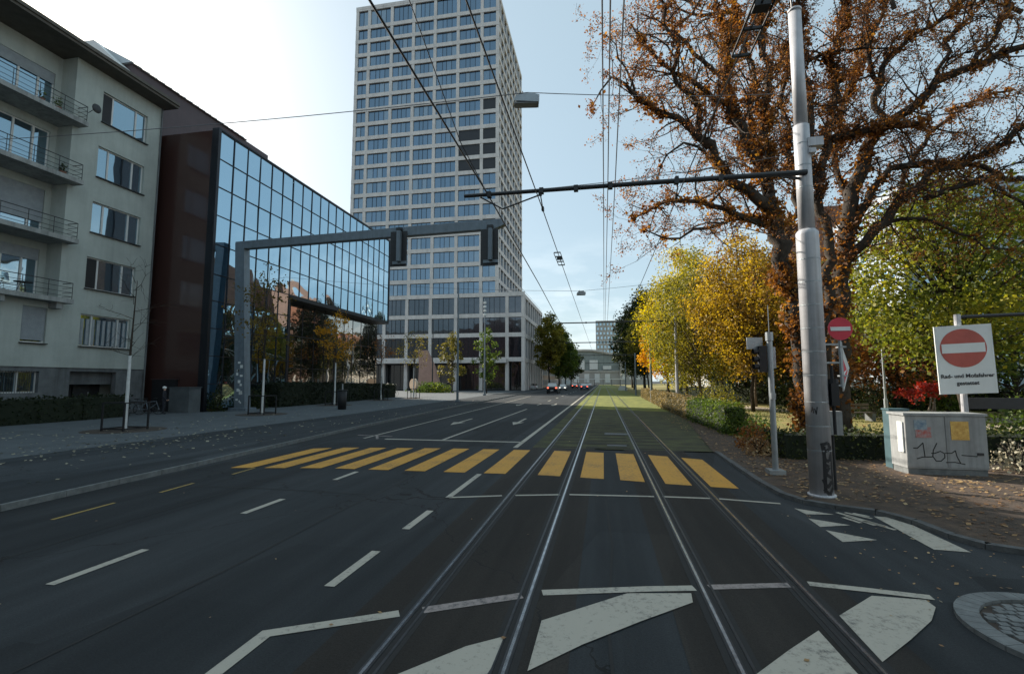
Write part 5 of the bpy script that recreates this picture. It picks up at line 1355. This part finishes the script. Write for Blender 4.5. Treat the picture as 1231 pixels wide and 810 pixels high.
# distant tower and station
t=thing('distant_tower','far off grey chequered tower at the end of the street','tower',(4.7,430,0))
b=MB();b.box(-5.5,420,0,16,440,54);b.build('wall',M['stone'],t)
b=MB()
b.box(0,0,0,1.5,.13,2.1);w0=b.build('window',M['glassA'],t,local=True)
for r in range(13):
    for c in range(7):
        o=w0 if r==c==0 else w0.copy()
        if o is not w0: C.objects.link(o);o.parent=t
        o.location=(-5.0+c*2.95+(r%2)*.7-4.7,-10.15,3+r*3.9)
t=thing('station_hall','station hall with arched green grey roof closing the street','building',(-6,300,0))
b=MB();pr=[(-42,300,0)]
arc=[(-12+30*math.cos(math.pi*k/24),300,6+14.5*math.sin(math.pi*k/24)) for k in range(25)]
b.extr([(18,300,0)]+arc+[(-42,300,0)],(0,60,0));b.build('roof',M['copper'],t)
b=MB()
arc2=[(-12+30.4*math.cos(math.pi*k/24),299.4,6+15*math.sin(math.pi*k/24)) for k in range(25)];b.tube(arc2,.8,6)
b.box(-42,298.6,0,18,299.9,7.5);b.box(-42,298.2,7.5,26,299.9,8.6)
b.box(10,296,0,28,299.9,13);b.box(9.5,295.5,13,28.5,300,14)
b.build('stone_front',M['stone'],t)
b=MB()
for k in range(7): b.box(-36+k*6.2,298.3,1.2,-33+k*6.2,298.5,6.6)
for k in range(4): b.box(11.2+k*4.1,295.7,3,13.3+k*4.1,295.9,11)
for k in range(5): b.box(-32+k*8,299.2,9.3,-27+k*8,299.35,11.5 if k in(0,4) else 15)
b.build('window',M['winwhite'],t)
t=thing('tram_shelter','low white roofed tram stop shelter before the station','shelter',(-2,235,0))
b=MB();b.box(-13,232,3.0,9,237,3.3);b.build('roof',M['signwhite'],t)
b=MB()
for k in range(6): b.cyl(-12+k*4,234,0,3,.12,6)
b.build('post',M['dark'],t)
t=thing('platform_box','small pale box on the platform beside the grass track','box',(4.2,118,0))
b=MB();b.box(3.6,118,0,5.6,121,.5);b.box(3.9,118.2,.5,5.3,120.5,1.1);b.build('body',M['winwhite'],t)
# ------------------------------------------------ world, sun, camera
w=bpy.data.worlds.new("World");scene.world=w;w.use_nodes=True;nt=w.node_tree;L=nt.links
bg=nt.nodes['Background'];sky=nd(nt,'ShaderNodeTexSky');sky.sky_type='NISHITA';sky.sun_disc=False
AZ=rad(-62);EL=rad(29.2)      # azimuth measured clockwise from +Y (street direction)
sky.sun_elevation=EL;sky.sun_rotation=AZ;sky.altitude=260;sky.air_density=1.0;sky.dust_density=2.6;sky.ozone_density=1.0
tc=nd(nt,'ShaderNodeTexCoord');sx_=nd(nt,'ShaderNodeSeparateXYZ');L.new(tc.outputs['Generated'],sx_.inputs[0])
mp=nd(nt,'ShaderNodeMapping');mp.inputs['Scale'].default_value=(2.2,2.2,9);mp.inputs['Location'].default_value=(.3,.1,.2);L.new(tc.outputs['Generated'],mp.inputs['Vector'])
n=nd(nt,'ShaderNodeTexNoise');n.inputs['Scale'].default_value=1.6;n.inputs['Detail'].default_value=7;n.inputs['Roughness'].default_value=.6;L.new(mp.outputs[0],n.inputs['Vector'])
r=nd(nt,'ShaderNodeValToRGB');r.color_ramp.elements[0].position=.42;r.color_ramp.elements[1].position=.62;L.new(n.outputs['Fac'],r.inputs['Fac'])
el=nd(nt,'ShaderNodeMapRange');el.inputs['From Min'].default_value=.30;el.inputs['From Max'].default_value=.15;L.new(sx_.outputs['Z'],el.inputs['Value'])
mu=nd(nt,'ShaderNodeMath',operation='MULTIPLY');L.new(r.outputs['Color'],mu.inputs[0]);L.new(el.outputs[0],mu.inputs[1])
mu2=nd(nt,'ShaderNodeMath',operation='MULTIPLY');mu2.inputs[1].default_value=.8;L.new(mu.outputs[0],mu2.inputs[0])
mx=nd(nt,'ShaderNodeMix',data_type='RGBA');L.new(mu2.outputs[0],mx.inputs['Factor']);L.new(sky.outputs[0],mx.inputs[6]);mx.inputs[7].default_value=(9.5,9.6,9.8,1)
ve=nd(nt,'ShaderNodeMix',data_type='RGBA');ve.inputs['Factor'].default_value=.46;L.new(mx.outputs[2],ve.inputs[6]);ve.inputs[7].default_value=(6.0,7.9,8.5,1)
L.new(ve.outputs[2],bg.inputs['Color']);bg.inputs['Strength'].default_value=.075
sl=bpy.data.lights.new('sun','SUN');sl.energy=5.0;sl.angle=rad(.5);sl.color=(1,.92,.8);so=bpy.data.objects.new('sun',sl);C.objects.link(so)
sd=Vector((math.sin(AZ)*math.cos(EL),math.cos(AZ)*math.cos(EL),math.sin(EL)));so.rotation_euler=sd.to_track_quat('Z','Y').to_euler();so.location=(0,0,60)
cam=bpy.data.cameras.new('camera');co=bpy.data.objects.new('camera',cam);C.objects.link(co);scene.camera=co
cam.sensor_fit='HORIZONTAL';cam.sensor_width=36;cam.lens=F/1231*36;cam.clip_end=4000;cam.clip_start=.05
co.location=(0,0,CH);co.rotation_euler=(math.pi/2+TH,0,PS)
scene.view_settings.view_transform='Standard';scene.view_settings.look='None';scene.view_settings.exposure=0.84;scene.view_settings.gamma=1
